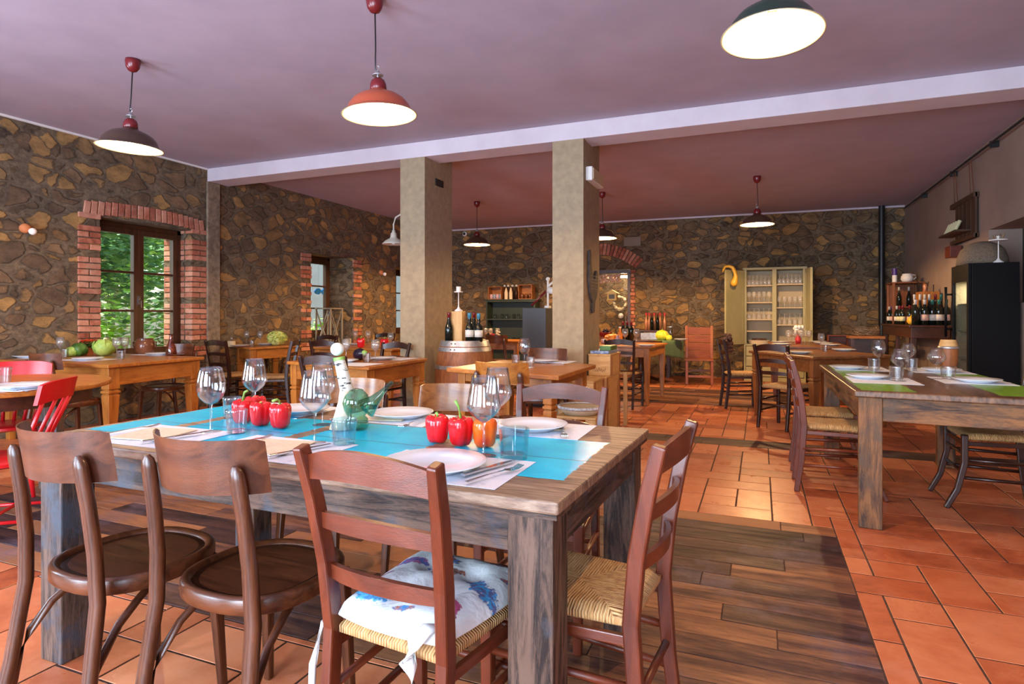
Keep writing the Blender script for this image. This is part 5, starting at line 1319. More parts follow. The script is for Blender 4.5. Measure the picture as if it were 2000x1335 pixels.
small_setting([('g', 482, 674, 'wine glass left of the lettuce on the wall table, farther from it'), ('g', 508, 674, 'wine glass just left of the lettuce on the wall table'), ('t', 492, 676, 'tumbler left of the lettuce on the wall table'), ('p', 470, 674.5, 'white plate at the left of the lettuce table'), ('p', 520, 671.5, 'white plate behind the lettuce')], 'the lettuce table')
t = root('condiment_pot', xz(452, 676.5, .76)); M().lathe([(0, 0), (.05, 0), (.05, .075), (.0, .075)], 20).obj('crock', MT['cabin'], t, smooth=True, auto=40); M().lathe([(0, .0755), (.03, .078), (.032, .12), (.02, .15), (.0, .155)], 16).obj('glass_lid', MT['glass'], t, smooth=True); tag(t, 'cream crock with a glass top at the left of the lettuce table', 'crock')
# aubergine table
t = root('aubergine', xz(703, 703, .76)); mm = Matrix.Rotation(R(78), 4, 'Y') @ Matrix.Rotation(.4, 4, 'X')
M().lathe([(0, -.08), (.035, -.07), (.055, -.03), (.055, .01), (.04, .05), (.028, .08), (0, .09)], 24, (0, 0, .056), mm).obj('flesh', MT['aub'], t, smooth=True)
M().lathe([(.030, .072), (.022, .095), (.007, .10), (.006, .125), (0, .125)], 12, (0, 0, .056), mm).obj('stalk', MT['stalk'], t, smooth=True); tag(t, 'black aubergine on the pine table left of the first pillar', 'aubergine')
small_setting([('g', 676, 704, 'wine glass left of the aubergine'), ('g', 733, 706, 'wine glass right of the aubergine'), ('t', 716, 707, 'tumbler just right of the aubergine'), ('m', 690, 711, 'placemat at the front of the aubergine table'), ('m', 765, 700, 'placemat at the far right of the aubergine table'), ('p', 748, 699, 'white plate at the far right of the aubergine table'), ('p', 672, 704, 'white plate at the left of the aubergine table')], 'the aubergine table')
put('pepf', pepper(MT['pepper'], [(0, 0, .10), (.008, 0, .11)], 4, .7), 705, 679, .76, 'red pepper with a pale stalk behind the aubergine, left one', 'pepper', 'red peppers on the pepper table', 0, 1.35)
put('pepf', None, 751, 679, .76, 'dark red pepper behind the wine glass, nearer the pillar', 'pepper', 'red peppers on the pepper table', 1, 1.3)
put('pepf', None, 706, 672.5, .76, 'small dark red pepper farthest back on the pepper table', 'pepper', 'red peppers on the pepper table', 1, 1.1)
small_setting([('g', 763, 680, 'wine glass of the pepper table nearest the pillar'), ('g', 694, 672.5, 'wine glass at the back left of the pepper table'), ('g', 719, 673, 'wine glass at the back middle of the pepper table'), ('p', 694, 671.5, 'white plate at the back left of the pepper table'), ('p', 765, 675, 'white plate at the right of the pepper table, by the pillar'), ('t', 770, 678, 'tumbler of the pepper table beside the pillar')], 'the pepper table')
t = root('condiment_pot', xz(680, 673.5, .76)); M().lathe([(0, 0), (.04, 0), (.045, .09), (.0, .09)], 20).obj('crock', MT['cabin'], t, smooth=True, auto=40); M().lathe([(0, .0905), (.03, .093), (.03, .13), (.0, .14)], 16).obj('glass_lid', MT['glass'], t, smooth=True); tag(t, 'cream crock at the left of the pepper table', 'crock')
# square pine table
small_setting([('m', 982, 718, 'placemat at the front of the square pine table'), ('m', 1074, 706, 'placemat at the far right of the square pine table'), ('p', 1062, 704.5, 'white plate at the far right of the square pine table'), ('t', 1007, 711, 'left tumbler on the square pine table'), ('t', 1036, 716, 'right tumbler on the square pine table')], 'the square pine table')
put('wg_r', None, 1024, 715, .76, 'wine glass between the two tumblers on the square pine table', 'glass')
inst('knife', None, (*at(1012, 720, .765), .7635), -R(60), 'knife on the front placemat of the square pine table', 'knife'); inst('fork', None, (*at(968, 716, .765), .7635), R(-70), 'fork on the front placemat of the square pine table', 'fork')
inst('fork', None, (*at(1080, 709, .765), .7635), R(100), 'fork beside the plate of the square pine table', 'fork')
# round table at the left
RT = 'the round table'
x, y = at(30, 757, .76); placemat(x - .24, x + .20, y - .17, y + .15, .76, 'white paper placemat on the round table', None, R(15))
plate_at(48, 753, .15, 'large white plate on the round table among the red chairs', None, .7625)
put('tum', None, 4, 752, .76, 'clear tumbler at the left edge on the round table', 'glass', None, 0, 1.3)
inst('fork', None, (*at(40, 763, .765), .7635), R(80), 'fork before the plate on the round table', 'fork')

# ================================================================ THE BARREL AND ITS LOAD
bx, by = -3.02, 5.98; t = root('wine_barrel', (bx, by, 0)); H_ = .90
def br(z): u = (z / H_ - .5) * 2; return .335 - .075 * u * u
M().lathe([(0, .0)] + [(br(z) - .001 if z not in (0,) else br(0), z) for z in [H_ * i / 18 for i in range(19)]] + [(br(H_) - .02, H_), (br(H_) - .02, H_ - .02), (0, H_ - .02)], 40).obj('staves', barrelw('z'), t, smooth=True, auto=40)
M().lathe([(0, H_ - .0195), (br(H_) - .022, H_ - .0195), (br(H_) - .022, H_ - .012), (0, H_ - .012)], 40).obj('head', barrelw('x'), t, smooth=True, auto=40)
for a, b in ((.845, .905), (.79, .835), (.60, .64), (.26, .30), (.07, .11), (.0, .05)):
    M().lathe([(br(a) - .003, a), (br(a) + .004, a), (br(b) + .004, b), (br(b) - .003, b), (br(a) - .003, a)], 40).obj('hoop', MT['galv'], t, smooth=True, auto=40)
m = M()
for z in (.875, .812, .62):
    for q in (-.06, .02): a = R(-88) + q * 2; m.ball(((br(z) + .004) * math.cos(a), (br(z) + .004) * math.sin(a), z), .007, 8)
m.obj('rivets', MT['black'], t); tag(t, 'upright oak wine barrel with galvanised hoops between the pillars', 'barrel')
def bottle(cap, lab, h=.30, r_=.038, kind='bord'):
    def build():
        t = root('wine_bottle')
        sh = [(0, .004), (r_ * .7, 0), (r_, .006), (r_, h * .58), (r_ * .93, h * .65), (r_ * .45, h * .74), (r_ * .37, h * .80), (r_ * .36, h * .97), (r_ * .42, h * .975), (r_ * .42, h), (0, h)] if kind == 'bord' else [(0, .004), (r_ * .7, 0), (r_, .006), (r_ * 1.0, h * .42), (r_ * .9, h * .52), (r_ * .55, h * .66), (r_ * .38, h * .78), (r_ * .36, h * .97), (r_ * .42, h * .975), (r_ * .42, h), (0, h)]
        M().lathe(sh, 18).obj('glass_body', MT['bottle'], t, smooth=True)
        if lab: M().lathe([(r_ + .0006, h * .18), (r_ + .0008, h * .18), (r_ + .0008, h * .42), (r_ + .0006, h * .42)], 20).obj('paper_label', MT[lab], t, smooth=True)
        if cap: M().lathe([(r_ * .40, h * .82), (r_ * .42, h * .82), (r_ * .46, h * .98), (r_ * .44, h + .002), (0, h + .003)], 16).obj('foil', MT[cap], t, smooth=True)
        return t
    return build
zb = H_ - .012
BB = 'bottles on the barrel'
for px, y_, cap, lab, txt, hh, kd in ((877, 5.86, 'cap_red', None, 'dark wine bottle on the barrel, left of the wooden box', .32, 'burg'), (917, 5.86, 'cap_blue', 'label_w', 'dark bottle with blue foil and white label on the barrel, beside the box', .315, 'burg'), (935, 5.90, 'cap_blue', 'label_w', 'dark bottle with blue foil and white label on the barrel, farthest right', .31, 'burg'), (926, 6.06, 'cap_red', None, 'dark bottle behind the two blue-foiled ones on the barrel', .32, 'burg')):
    inst('bot%s%s%d' % (cap, lab, hh * 1000), bottle(cap, lab, hh, .046, kd), (xon(px, y_), y_, zb), 0, txt, 'bottle', BB)
xb = xon(894, 5.93); t = root('wooden_box', (xb, 5.95, zb), .1); M().box(-.062, .062, -.055, .055, 0, .335).obj('box', pale('z'), t, bevel=.004); M().box(-.045, .045, -.0575, -.0555, .02, .315).obj('sliding_lid', pale('z'), t); tag(t, 'tall pale wooden bottle box standing on the barrel', 'box')
def cstand(h=.24, r_=.05):
    def build():
        t = root('candle_stand'); w = MT['white_paint']
        M().lathe([(0, 0), (.046, 0), (.042, .012), (.018, .03), (.006, .05), (.004, h), (.006, h + .004), (r_, h + .008), (r_ + .004, h + .018), (0, h + .018)], 24).obj('stem', w, t, smooth=True, auto=50); return t
    return build
t = inst('cst', cstand(.20, .046), (xb, 5.95, zb + .336), 0, 'white candle stand on the wooden box atop the barrel', 'candle stand')
t = tag(M().lathe([(0, 0), (.026, 0), (.026, .052), (0, .052)], 18).obj('candle', MT['wax'], smooth=True, auto=40), 'short white candle in the stand above the barrel', 'candle'); t.location = (xb, 5.95, zb + .336 + .219)

# ---- dark cabinet with the slicer
x0, x1 = xon(1020, 7.3), xon(1066, 7.3); zt = 1.17 + (617 - 601) * 7.8 / F_PX
t = root('cool_box', ((x0 + x1) / 2, 7.5, 0)); hw = (x1 - x0) / 2; M().box(-hw, hw, -.2, .2, .03, zt).obj('body', MT['slate'], t, bevel=.006); M().box(-hw + .02, hw - .02, -.18, .18, 0, .03).obj('plinth', MT['black'], t); tag(t, 'tall plain anthracite cabinet left of the right pillar', 'cabinet')
t = root('ham_clamp', (x1 - .0, 7.5, zt)); 
t.location.x = x1 - .04
M().box(-.03, .03, -.05, .05, 0, .03).tube([(0, 0, .03), (0, 0, .36)], .014, 12).obj('post', MT['white_paint'], t, bevel=.003)
m = M(); m.ball((0, 0, .38), .028).tube([(0, 0, .28), (.07, 0, .34)], .014, 10).tube([(0, 0, .24), (.12, 0, .21)], .045, 12); m.obj('clamp', MT['white_paint'], t, smooth=True)
M().tube([(-.02, -.02, .22), (-.21, -.05, .0301)], .014, 10).obj('lever', MT['darkred'], t, smooth=True)
tag(t, 'white corking stand with a dark red lever on the anthracite cabinet', 'stand')
# ---- dark shelf unit at the back wall
x0, x1 = xon(952, 11.75), xon(1046, 11.75); yb_ = bw(-5) - .02; zt = zon(587, x0, 11.7); t = root('shelf_unit', ((x0 + x1) / 2, 11.85, 0), BWA); hw = (x1 - x0) / 2; sg = MT['shelfgreen']
m = M(); m.box(-hw, -hw + .03, -.17, .15, 0, zt).box(hw - .03, hw, -.17, .15, 0, zt).box(-hw + .03, hw - .03, .135, .15, 0, zt); m.obj('sides', sg, t, bevel=.002)
SHZ = [.12, .62, zon(622, x0, 11.7), zt]
for z in SHZ: M().box(-hw + .0305, hw - .0305, -.17, .134, z - .03, z).obj('shelf', sg, t)
M().box(-hw - .05, hw + .05, -.19, .15, zt + .0005, zt + .025).obj('top', sg, t, bevel=.004); zt += .0255
tag(t, 'dark green open shelf unit against the back wall', 'shelf')
def smallglass():
    return M().lathe([(0, 0), (.028, 0), (.03, .002), (.032, .10), (.030, .10), (.027, .008), (0, .008)], 12).obj('tumbler', MT['glass'], smooth=True)
for r_, z in enumerate(SHZ[1:3]):
    for k in range(7): inst('sg', smallglass, (x0 + .14 + k * (x1 - x0 - .28) / 6, 11.83 - .0 + (k % 2) * .08, z), 0, 'small tumbler on the ' + ('middle', 'upper')[r_] + ' shelf of the dark green unit, ' + ('first', 'second', 'third', 'fourth', 'fifth', 'sixth', 'seventh')[k] + ' from left', 'glass', ('tumblers on the middle shelf', 'tumblers on the upper shelf')[r_])
def opencrate(w, d, h, wd=cratew):
    def build():
        t = root('wooden_crate'); m = M(); m.box(-w / 2, w / 2, d / 2 - .012, d / 2, 0, h).box(-w / 2, -w / 2 + .014, -d / 2, d / 2 - .0125, 0, h).box(w / 2 - .014, w / 2, -d / 2, d / 2 - .0125, 0, h).box(-w / 2 + .0145, w / 2 - .0145, -d / 2, d / 2 - .0125, 0, .012).box(-w / 2 + .0145, w / 2 - .0145, -d / 2, d / 2 - .0125, h - .014, h); m.obj('boards', wd('x'), t, bevel=.002); return t
    return build
c1 = xon(968, 11.75); c2 = xon(1027, 11.75)
inst('cr1', opencrate(.30, .22, .27), (c1, 11.8, zt), BWA, 'small wooden crate with jars on the dark shelf unit, left one', 'crate')
inst('cr2', opencrate(.30, .22, .30), (c2, 11.8, zt), BWA, 'small wooden crate on the dark shelf unit, right one', 'crate')
def pjar(mt): return lambda: M().lathe([(0, 0), (.035, 0), (.037, .07), (.03, .085), (.032, .10), (0, .10)], 14).obj('jar', MT[mt], smooth=True)
for k, mt in enumerate(('pinkb', 'blue_print', 'pinkb', 'blue_print')): inst('pj' + mt, pjar(mt), (c1 - .105 + .07 * k, 11.77, zt + .0125), 0, ('pinkish', 'dark blue')[k % 2] + ' lidded jar inside the left crate above the dark shelves, ' + ('at its left end', 'at its left middle', 'at its right middle', 'at its right end')[k], 'jar')
for k in range(3): inst('pj2', pjar('jug'), (c2 - .09 + .09 * k, 11.77, zt + .0125), 0, 'brown jar inside the right crate on the dark shelf unit, ' + ('left', 'middle', 'right')[k] + ' one', 'jar', 'jars in the right crate')
def stopb():
    t = root('swing_top_bottle'); M().lathe([(0, 0), (.036, .002), (.038, .15), (.016, .22), (.015, .27), (0, .27)], 14).obj('glass_body', mat('brown_glass', (.06, .02, .01), .15), t, smooth=True); M().ball((0, 0, .29), .026, 10).obj('stopper', MT['white_paint'], t, smooth=True); return t
def kraftb(): 
    t = root('wrapped_bottle'); M().lathe([(0, 0), (.038, 0), (.038, .14), (.014, .24), (0, .25)], 12).obj('wrapping', MT['napkin'], t, smooth=True, auto=60); return t
for k, px in enumerate((985, 992, 1000, 1008)): inst('stb', stopb, (xon(px, 11.84), 11.86, zt), 0, 'brown swing-top bottle with white stopper between the two crates, ' + ('first', 'second', 'third', 'fourth')[k] + ' from left', 'bottle', 'swing-top bottles')
for k, px in enumerate((988, 997)): inst('krb', kraftb, (xon(px, 11.72), 11.74, zt), 0, 'small bottle in pale wrapping before the swing-top bottles, ' + ('left', 'right')[k] + ' one', 'bottle', 'wrapped bottles')
# things on the small orange table
for px, py, lab in ((949, 668, 'wine glass at the left of the small orange table'), (958, 666, 'wine glass in the middle of the small orange table'), (972, 668, 'wine glass at the right of the small orange table')):
    y_ = 9.45; inst('farglass', None, (max(-4.48, xon(px, y_)), y_, .76), 0, lab, 'glass', 'wine glasses on the small orange table')
t = tag(M().lathe([(0, 0), (.035, 0), (.035, .11), (0, .11)], 16).obj('candle', MT['red_tin'], smooth=True, auto=40), 'red candle on the small orange table beyond the barrel', 'candle'); t.location = (xon(962, 9.36), 9.36, .76)
t = root('wire_ornament', (xon(972, 9.33), 9.33, .76)); M().box(-.06, .06, -.03, .03, 0, .02).obj('base', MT['label_w'], t); m = M()
for k in range(3): m.tube([(0, 0, .02 + k * .05), (.05, 0, .04 + k * .05), (-.04, 0, .06 + k * .05), (0, 0, .075 + k * .05)], .006, 6)
m.obj('letters', MT['label_w'], t, smooth=True); tag(t, 'small pale wire ornament beside the red candle', 'ornament')

# ================================================================ CRATES AND STOOL BY THE RIGHT PILLAR
def solidcrate(w, d, h, nm='wooden_crate'):
    def build():
        t = root(nm); m = M(); m.box(-w / 2, w / 2, -d / 2, d / 2, .0, h - .018); m.obj('body', pale('x'), t, bevel=.003); M().box(-w / 2 - .004, w / 2 + .004, -d / 2 - .004, d / 2 + .004, h - .0175, h).obj('lid', pale('y'), t, bevel=.003); 
        m = M()
        for k in (-1, 1): m.box(w / 2 + .0, w / 2 + .006, -d / 2 + .02 if k < 0 else d / 2 - .06, -d / 2 + .06 if k < 0 else d / 2 - .02, .01, h - .02)
        m.obj('battens', cratew('z'), t); return t
    return build
px1 = PX[1][1] + .006
inst('crA', solidcrate(.34, .40, .575), (-1.575, 5.575, 0), 0, 'pale wooden wine crate standing before the right pillar', 'crate')
inst('crB', solidcrate(.215, .62, .575), (px1 + .118, 6.11, 0), 0, 'narrow wooden crate along the right pillar, under the crate with the blue tray', 'crate')
inst('crC', solidcrate(.225, .46, .215), (px1 + .122, 6.16, .5755), 0, 'upper pale wooden crate beside the right pillar with a blue tray on it', 'crate')
sc_ = PROTO['crC']; m = M(); xs = [-.075 + .006 * k for k in range(24)]
m.tube([(x, -.2335, .055 + .018 * math.sin(k * 1.7) + .006 * math.sin(k * .6)) for k, x in enumerate(xs)], .0016, 5); m.obj('printed_mark', mat('brown_print', (.22, .08, .03), .8), sc_)
t = root('tray', (px1 + .118, 6.14, .791)); M().box(-.095, .095, -.19, .19, 0, .03).obj('tray_body', MT['blue_print'], t, bevel=.004); M().box(-.02, .094, -.10, .19, .0301, .075).obj('dark_booklet', MT['leafdark'], t, bevel=.004); tag(t, 'blue patterned tray with a dark booklet on the upper crate', 'tray')
M_ = None
t = root('crate_post', (-1.335, 6.44, 0)); M().box(-.02, .02, -.02, .02, 0, .57).obj('post', pale('z'), t, bevel=.003); tag(t, 'pale upright wooden post at the right of the crates', 'post')
sx, sy = at(1130, 795, .45); t = root('wooden_stool', (sx + .02, sy, 0), .0)
for a in (-1, 1):
    for b in (-1, 1): M().box(a * .13 - .028, a * .13 + .028, b * .13 - .028, b * .13 + .028, 0, .38).obj('leg', pale('z'), t, bevel=.004)
M().box(-.16, .16, -.16, .16, .3805, .40).obj('seat', pale('x'), t, bevel=.004); tag(t, 'pale wooden stool right of the square pine table', 'stool')
t = root('basket_cushion', (sx + .02, sy, .4005)); M().lathe([(0, 0), (.13, .0), (.175, .05), (.17, .062), (.12, .055), (0, .05)], 28).obj('cloth_pad', speck('dotted_cloth', srgb('#5a4634'), srgb('#c9b796'), .9, 26, .1, .001, .30, .34), t, smooth=True)
M().lathe([(.165, .050), (.180, .046), (.188, .058), (.180, .070), (.166, .066), (.165, .050)], 36, lobes=0).obj('rope_rim', speck('white_rope', srgb('#9a9aa0'), srgb('#dadada'), .9, 60, .8), t, smooth=True)
tag(t, 'round dotted cloth cushion with a white rope rim on the pale stool', 'cushion')

# ================================================================ ALCOVE, TABLES BEFORE IT
def onb(px, py, dy): 
    x = xon(px, bw(-3) + dy); return (x, bw(-3) + dy, zon(py, x, bw(-3) + dy))
t = root('birdhouse', onb(1196, 575, .5)); M().box(-.10, .10, -.06, .06, -.12, .02).obj('walls', mat('ochre_paint', (.45, .34, .14), .7), t); M().prism([(-.15, .02), (.15, .02), (0, .10)], -.08, .08, Matrix.Rotation(R(90), 4, 'X')).obj('roof', mat('ochre_roof', (.55, .45, .20), .7), t); M().box(-.06, .06, -.063, -.0605, -.09, .0).obj('opening', MT['black'], t); M().tube([(0, 0, .10), (0, 0, 2.499 - onb(1196, 575, .5)[2])], .003, 5).obj('cord', MT['black'], t)
tag(t, 'small ochre birdhouse hanging in the alcove', 'birdhouse')
t = root('hanging_wreath', onb(1211, 592, .72)); m = M(); rnd = random.Random(4)
for k in range(26): a = 2 * PI * k / 26; m.ball((.13 * math.cos(a), rnd.uniform(-.02, .02), .13 * math.sin(a)), .035 * rnd.uniform(.7, 1.3), 8)
m.obj('ring', speck('cream_dried_flowers', (.30, .22, .12, 1), (.75, .66, .48, 1), .9, 40, .5), t, smooth=True); M().ball((.02, 0, -.27), .06, 12).obj('pendant', MT['label_w'], t, smooth=True); M().tube([(0, 0, .14), (0, 0, 2.499 - onb(1211, 592, .72)[2])], .003, 5).obj('cord', MT['black'], t); M().tube([(.01, 0, -.13), (.02, 0, -.22)], .003, 5).obj('lower_cord', MT['black'], t)
tag(t, 'cream dried-flower wreath hanging in the alcove below the light', 'wreath')
t = root('hanging_bird', onb(1227, 570, .40)); M().prism([(-.10, .08), (-.02, .09), (.06, .0), (.10, -.12), (.05, -.10), (-.02, .03)], -.012, .012, Matrix.Rotation(R(90), 4, 'X')).obj('body', MT['label_w'], t); M().tube([(0, 0, .05), (0, 0, 2.499 - onb(1227, 570, .40)[2])], .003, 5).obj('cord', MT['black'], t); tag(t, 'pale wooden bird hanging at the right of the alcove', 'ornament')
t = root('hoop_stand', onb(1232, 625, .35)); t.location.z = .0; z_ = onb(1232, 625, .35)[2]
M().tube([(-.1, 0, 0), (-.1, 0, z_ + .1)] + [(-.1 * math.cos(PI * i / 8), 0, z_ + .1 + .12 * math.sin(PI * i / 8)) for i in range(1, 8)] + [(.1, 0, z_ + .1), (.1, 0, 0)], .008, 8).obj('hoop_frame', MT['galv'], t, smooth=True); tag(t, 'thin metal hoop standing in the alcove', 'stand')
# bright strip light with blossom garland
p_ = onb(1215, 540, .56); t = root('strip_light', p_); M().tube([(-.13, 0, 0), (.13, 0, 0)], .022, 12).obj('tube', emis('lit_tube', (1, .86, .62), 34), t, smooth=True); M().tube([(0, 0, .023), (0, 0, 2.499 - p_[2])], .003, 5).obj('cord', MT['black'], t); tag(t, 'bright warm light glowing at the top of the alcove', 'lamp')
l = bpy.data.lights.new('alcove_light', 'POINT'); l.energy = 14; l.color = (1, .75, .45); l.shadow_soft_size = .06; lo = bpy.data.objects.new('alcove_light', l); COL.objects.link(lo); lo.location = (p_[0], p_[1] - .02, p_[2] - .06)
p_ = onb(1185, 543, .30); t = root('flower_garland', p_); m = M()
for k in range(60): m.ball((rnd.uniform(-.22, .30), rnd.uniform(-.06, .06), rnd.uniform(-.09, .06)), rnd.uniform(.018, .04), 6)
m.obj('blossoms', MT['cream_metal'] if False else speck('pink_blossoms', (.55, .28, .18, 1), (.85, .68, .55, 1), .9, 30, .5), t, smooth=True); M().tube([(0, 0, .05), (0, 0, 2.499 - p_[2])], .003, 5).obj('cord', MT['black'], t); tag(t, 'pale pink blossom garland hanging in the left of the alcove', 'garland')
# side counter under the copper bottles
cx0, cx1 = xon(1254, 11.9), xon(1306, 11.9); t = root('side_table', ((cx0 + cx1) / 2, 11.85, 0), BWA); hw = (cx1 - cx0) / 2 + .05
M().box(-hw, hw, -.18, .18, .87, .90).obj('tabletop', mahog('x'), t, bevel=.004)
for a in (-1, 1):
    for b in (-1, 1): M().box(a * (hw - .04) - .025, a * (hw - .04) + .025, b * .14 - .025, b * .14 + .025, 0, .8695).obj('leg', mahog('z'), t)
tag(t, 'dark side table at the back wall right of the alcove', 'table')
def cub():
    t = root('copper_bottle'); M().lathe([(0, 0), (.042, .002), (.044, .17), (.018, .23), (.016, .28), (0, .28)], 14).obj('glass_body', MT['copper'], t, smooth=True); M().lathe([(.017, .2805), (.03, .281), (.03, .33), (0, .335)], 10).obj('top', MT['red_tin'], t, smooth=True, auto=50); return t
for k, px in enumerate((1262, 1268, 1278, 1289, 1298)): inst('cub', cub, (xon(px, 11.85), 11.86, .9005), 0, 'copper-coloured bottle with a red top, ' + ('first', 'second', 'third', 'fourth', 'fifth')[k] +  ' from left on the dark side table', 'bottle', 'copper bottles', (.72, .72, 1))
for k, px in enumerate((1273, 1284)): inst('dkb', bottle('cap_red', None, .32, .032), (xon(px, 11.75), 11.76, .9005), 0, 'slim dark bottle among the copper ones on the side table, ' + ('left', 'right')[k] + ' one', 'bottle', 'slim dark bottles')
# on the round dark table and the pine table in front
x, y = -2.1, 10.9
t = root('tin_tray', (xon(1278, 10.8), 10.95, .76)); M().box(-.24, .24, -.14, .14, 0, .012).box(-.24, -.23, -.14, .14, .0125, .11).box(.23, .24, -.14, .14, .0125, .11).box(-.2295, .2295, .13, .14, .0125, .11).box(-.2295, .2295, -.14, -.13, .0125, .11).obj('box', MT['galv'], t); M().box(-.2, .2, -.1, .1, .0126, .06).obj('napkin_stack', MT['wax'], t); tag(t, 'low metal tray box on the dark round table', 'box')
t = root('squash', (xon(1293, 10.5), 10.5, .76)); M().lathe([(0, .004), (.06, .0), (.10, .05), (.105, .10), (.08, .15), (.03, .17), (0, .165)], 36, lobes=9, amp=.06).obj('flesh', MT['yellow'], t, smooth=True); M().tube([(0, 0, .163), (.01, 0, .19)], .01, 8).obj('stalk', MT['stalk'], t); tag(t, 'round bright yellow squash on the dark round table', 'squash')
t = root('squash', (xon(1307, 10.45), 10.42, .76)); M().lathe([(0, .004), (.04, .0), (.05, .04), (.04, .085), (0, .095)], 24, lobes=7, amp=.05).obj('flesh', MT['yellow'], t, smooth=True); M().tube([(0, 0, .093), (.0, 0, .11)], .007, 8).obj('stalk', MT['stalk'], t); tag(t, 'small yellow-green squash right of the bright yellow one', 'squash')
t = root('glass_jar', (xon(1309, 10.62), 10.66, .76)); M().lathe([(0, 0), (.055, 0), (.055, .18), (.04, .20), (.04, .215), (.036, .215), (.05, .17), (.05, .006), (0, .006)], 20).obj('glass_body', MT['glass'], t, smooth=True); M().lathe([(0, .2155), (.045, .2155), (.045, .235), (0, .24)], 16).obj('lid', MT['galv'], t, smooth=True, auto=50); tag(t, 'tall lidded glass jar behind the yellow squashes', 'jar')
plate_at(1330, 662.5, .12, 'white plate on the green cloth of the dark round table', None, .768)
T6 = 'the pine table before the alcove'
ZT = .78
t = root('pumpkin', (xon(1196, 8.5), 8.5, ZT)); M().lathe([(0, .01), (.05, .0), (.10, .03), (.115, .07), (.10, .115), (.05, .135), (0, .12)], 40, lobes=10, amp=.05).obj('flesh', MT['pumpkin'], t, smooth=True); M().tube([(0, 0, .12), (.01, 0, .155)], .012, 8).obj('stalk', MT['stalk'], t); tag(t, 'orange pumpkin on the pine table before the alcove', 'pumpkin')
inst('wbA', bottle('cap_red', None, .31, .04), (xon(1217, 8.9), 8.9, ZT), 0, 'dark wine bottle behind the pumpkin, before the alcove', 'bottle')
inst('wbA', None, (xon(1233, 8.95), 8.95, ZT), 0, 'dark wine bottle before the right jamb of the alcove', 'bottle')
inst('wbA', None, (xon(1225, 8.99), 8.99, ZT), 0, 'dark wine bottle between the two others before the alcove', 'bottle')
t = root('juice_bottle', (xon(1211, 8.45), 8.45, ZT)); M().lathe([(0, 0), (.035, .002), (.036, .12), (.016, .18), (.015, .22), (0, .22)], 16).obj('body', MT['orange_fizz'], t, smooth=True); M().lathe([(0, .2205), (.018, .2205), (.018, .24), (0, .24)], 12).obj('cap', MT['white_paint'], t, smooth=True, auto=50); tag(t, 'slim orange juice bottle right of the pumpkin', 'bottle')
t = root('squeeze_bottle', (xon(1206, 8.2), 8.2, ZT)); M().lathe([(0, 0), (.03, .002), (.03, .06), (.018, .11), (.012, .13), (0, .13)], 16).obj('body', MT['pinkb'], t, smooth=True); tag(t, 'small pink squeeze bottle between the pumpkin and the orange bottle', 'bottle')
for px, y_, lab in ((1221, 8.2, 'wine glass before the dark bottles on the alcove table, left one'), (1243, 8.2, 'wine glass before the dark bottles on the alcove table, right one')): inst('farglass', None, (xon(px, y_), y_, ZT), 0, lab, 'glass', 'wine glasses on ' + T6, 1.1)
t = root('candy_jar', (xon(1180, 8.3), 8.3, ZT)); M().lathe([(0, 0), (.05, 0), (.055, .06), (.045, .10), (.04, .10), (.05, .055), (.045, .006), (0, .006)], 20).obj('glass_body', MT['glass'], t, smooth=True); M().lathe([(0, .007), (.042, .007), (.045, .07), (0, .075)], 16).obj('contents', MT['pinkb'], t, smooth=True); tag(t, 'glass jar of pinkish biscuits beside the right pillar', 'jar')
t = root('fruit_bowl', (xon(1179, 8.9), 8.9, ZT)); M().lathe([(0, 0), (.05, 0), (.06, .09), (.14, .14), (.145, .15), (.05, .105), (0, .10)], 24).obj('bowl', MT['darkred'], t, smooth=True)
M().ball((.03, 0, .155), .05, 12).obj('dark_fruit', MT['aub'], t, smooth=True); tag(t, 'dark red footed bowl beside the right pillar on the alcove table', 'bowl')
plate_at(1262, 674, .12, 'white plate at the right of the pine table before the alcove', None, ZT + .0025)

ORD = ('first', 'second', 'third', 'fourth', 'fifth', 'sixth', 'seventh')
# ================================================================ THE SAGE CABINET
CX0, CX1, CYF = xon(1453, 11.72), xon(1574, 11.72), 11.72; CXm = (CX0 + CX1) / 2; hw = (CX1 - CX0) / 2; CD = .40
t = root('display_cabinet', (CXm, CYF, 0)); g = MT['cabgreen']; CH = 2.04; zl = .665
yb = CD
m = M(); m.box(-hw, -hw + .03, 0, yb, 0, CH - .04).box(hw - .03, hw, 0, yb, 0, CH - .04).box(-hw + .03, hw - .03, 0, yb, zl - .03, zl).box(-.03, .03, 0, yb - .02, zl, CH - .04).box(-hw + .0305, hw - .0305, .001, yb - .02, 0, .08)
m.box(-hw - .02, hw + .02, -.02, yb, CH - .0395, CH); m.obj('carcass', g, t, bevel=.003)
M().box(-hw + .0305, -.0305, yb - .015, yb, zl + .0005, CH - .041).box(.0305, hw - .0305, yb - .015, yb, zl + .0005, CH - .041).obj('back_panel', MT['cabin'], t)
m = M(); m.box(-hw + .0, -hw + .045, -.006, -.0005, zl, CH - .04).box(hw - .045, hw, -.006, -.0005, zl, CH - .04).box(-.035, .035, -.006, -.0005, zl, CH - .04); m.obj('face_frame', g, t, bevel=.002)
SL = [.905, 1.115, 1.42, 1.725]; SR_ = [1.02, 1.325, 1.74]
for z in SL: M().box(-hw + .0305, -.0305, .01, yb - .016, z - .018, z).obj('shelf', MT['cabin'], t)
for z in SR_: M().box(.0305, hw - .0305, .01, yb - .016, z - .018, z).obj('shelf', MT['cabin'], t)
for col_ in (-1, 1):
    for k in range(3):
        a, b = (-hw + .035, -.035) if col_ < 0 else (.035, hw - .035)
        d_ = M().box(a, b, -.014, .0005, .09 + k * .182, .09 + k * .182 + .172).obj('drawer', g, t, bevel=.003); M().ball(((a + b) / 2, -.026, .09 + k * .182 + .086), .012, 10).obj('knob', g, d_, smooth=True)
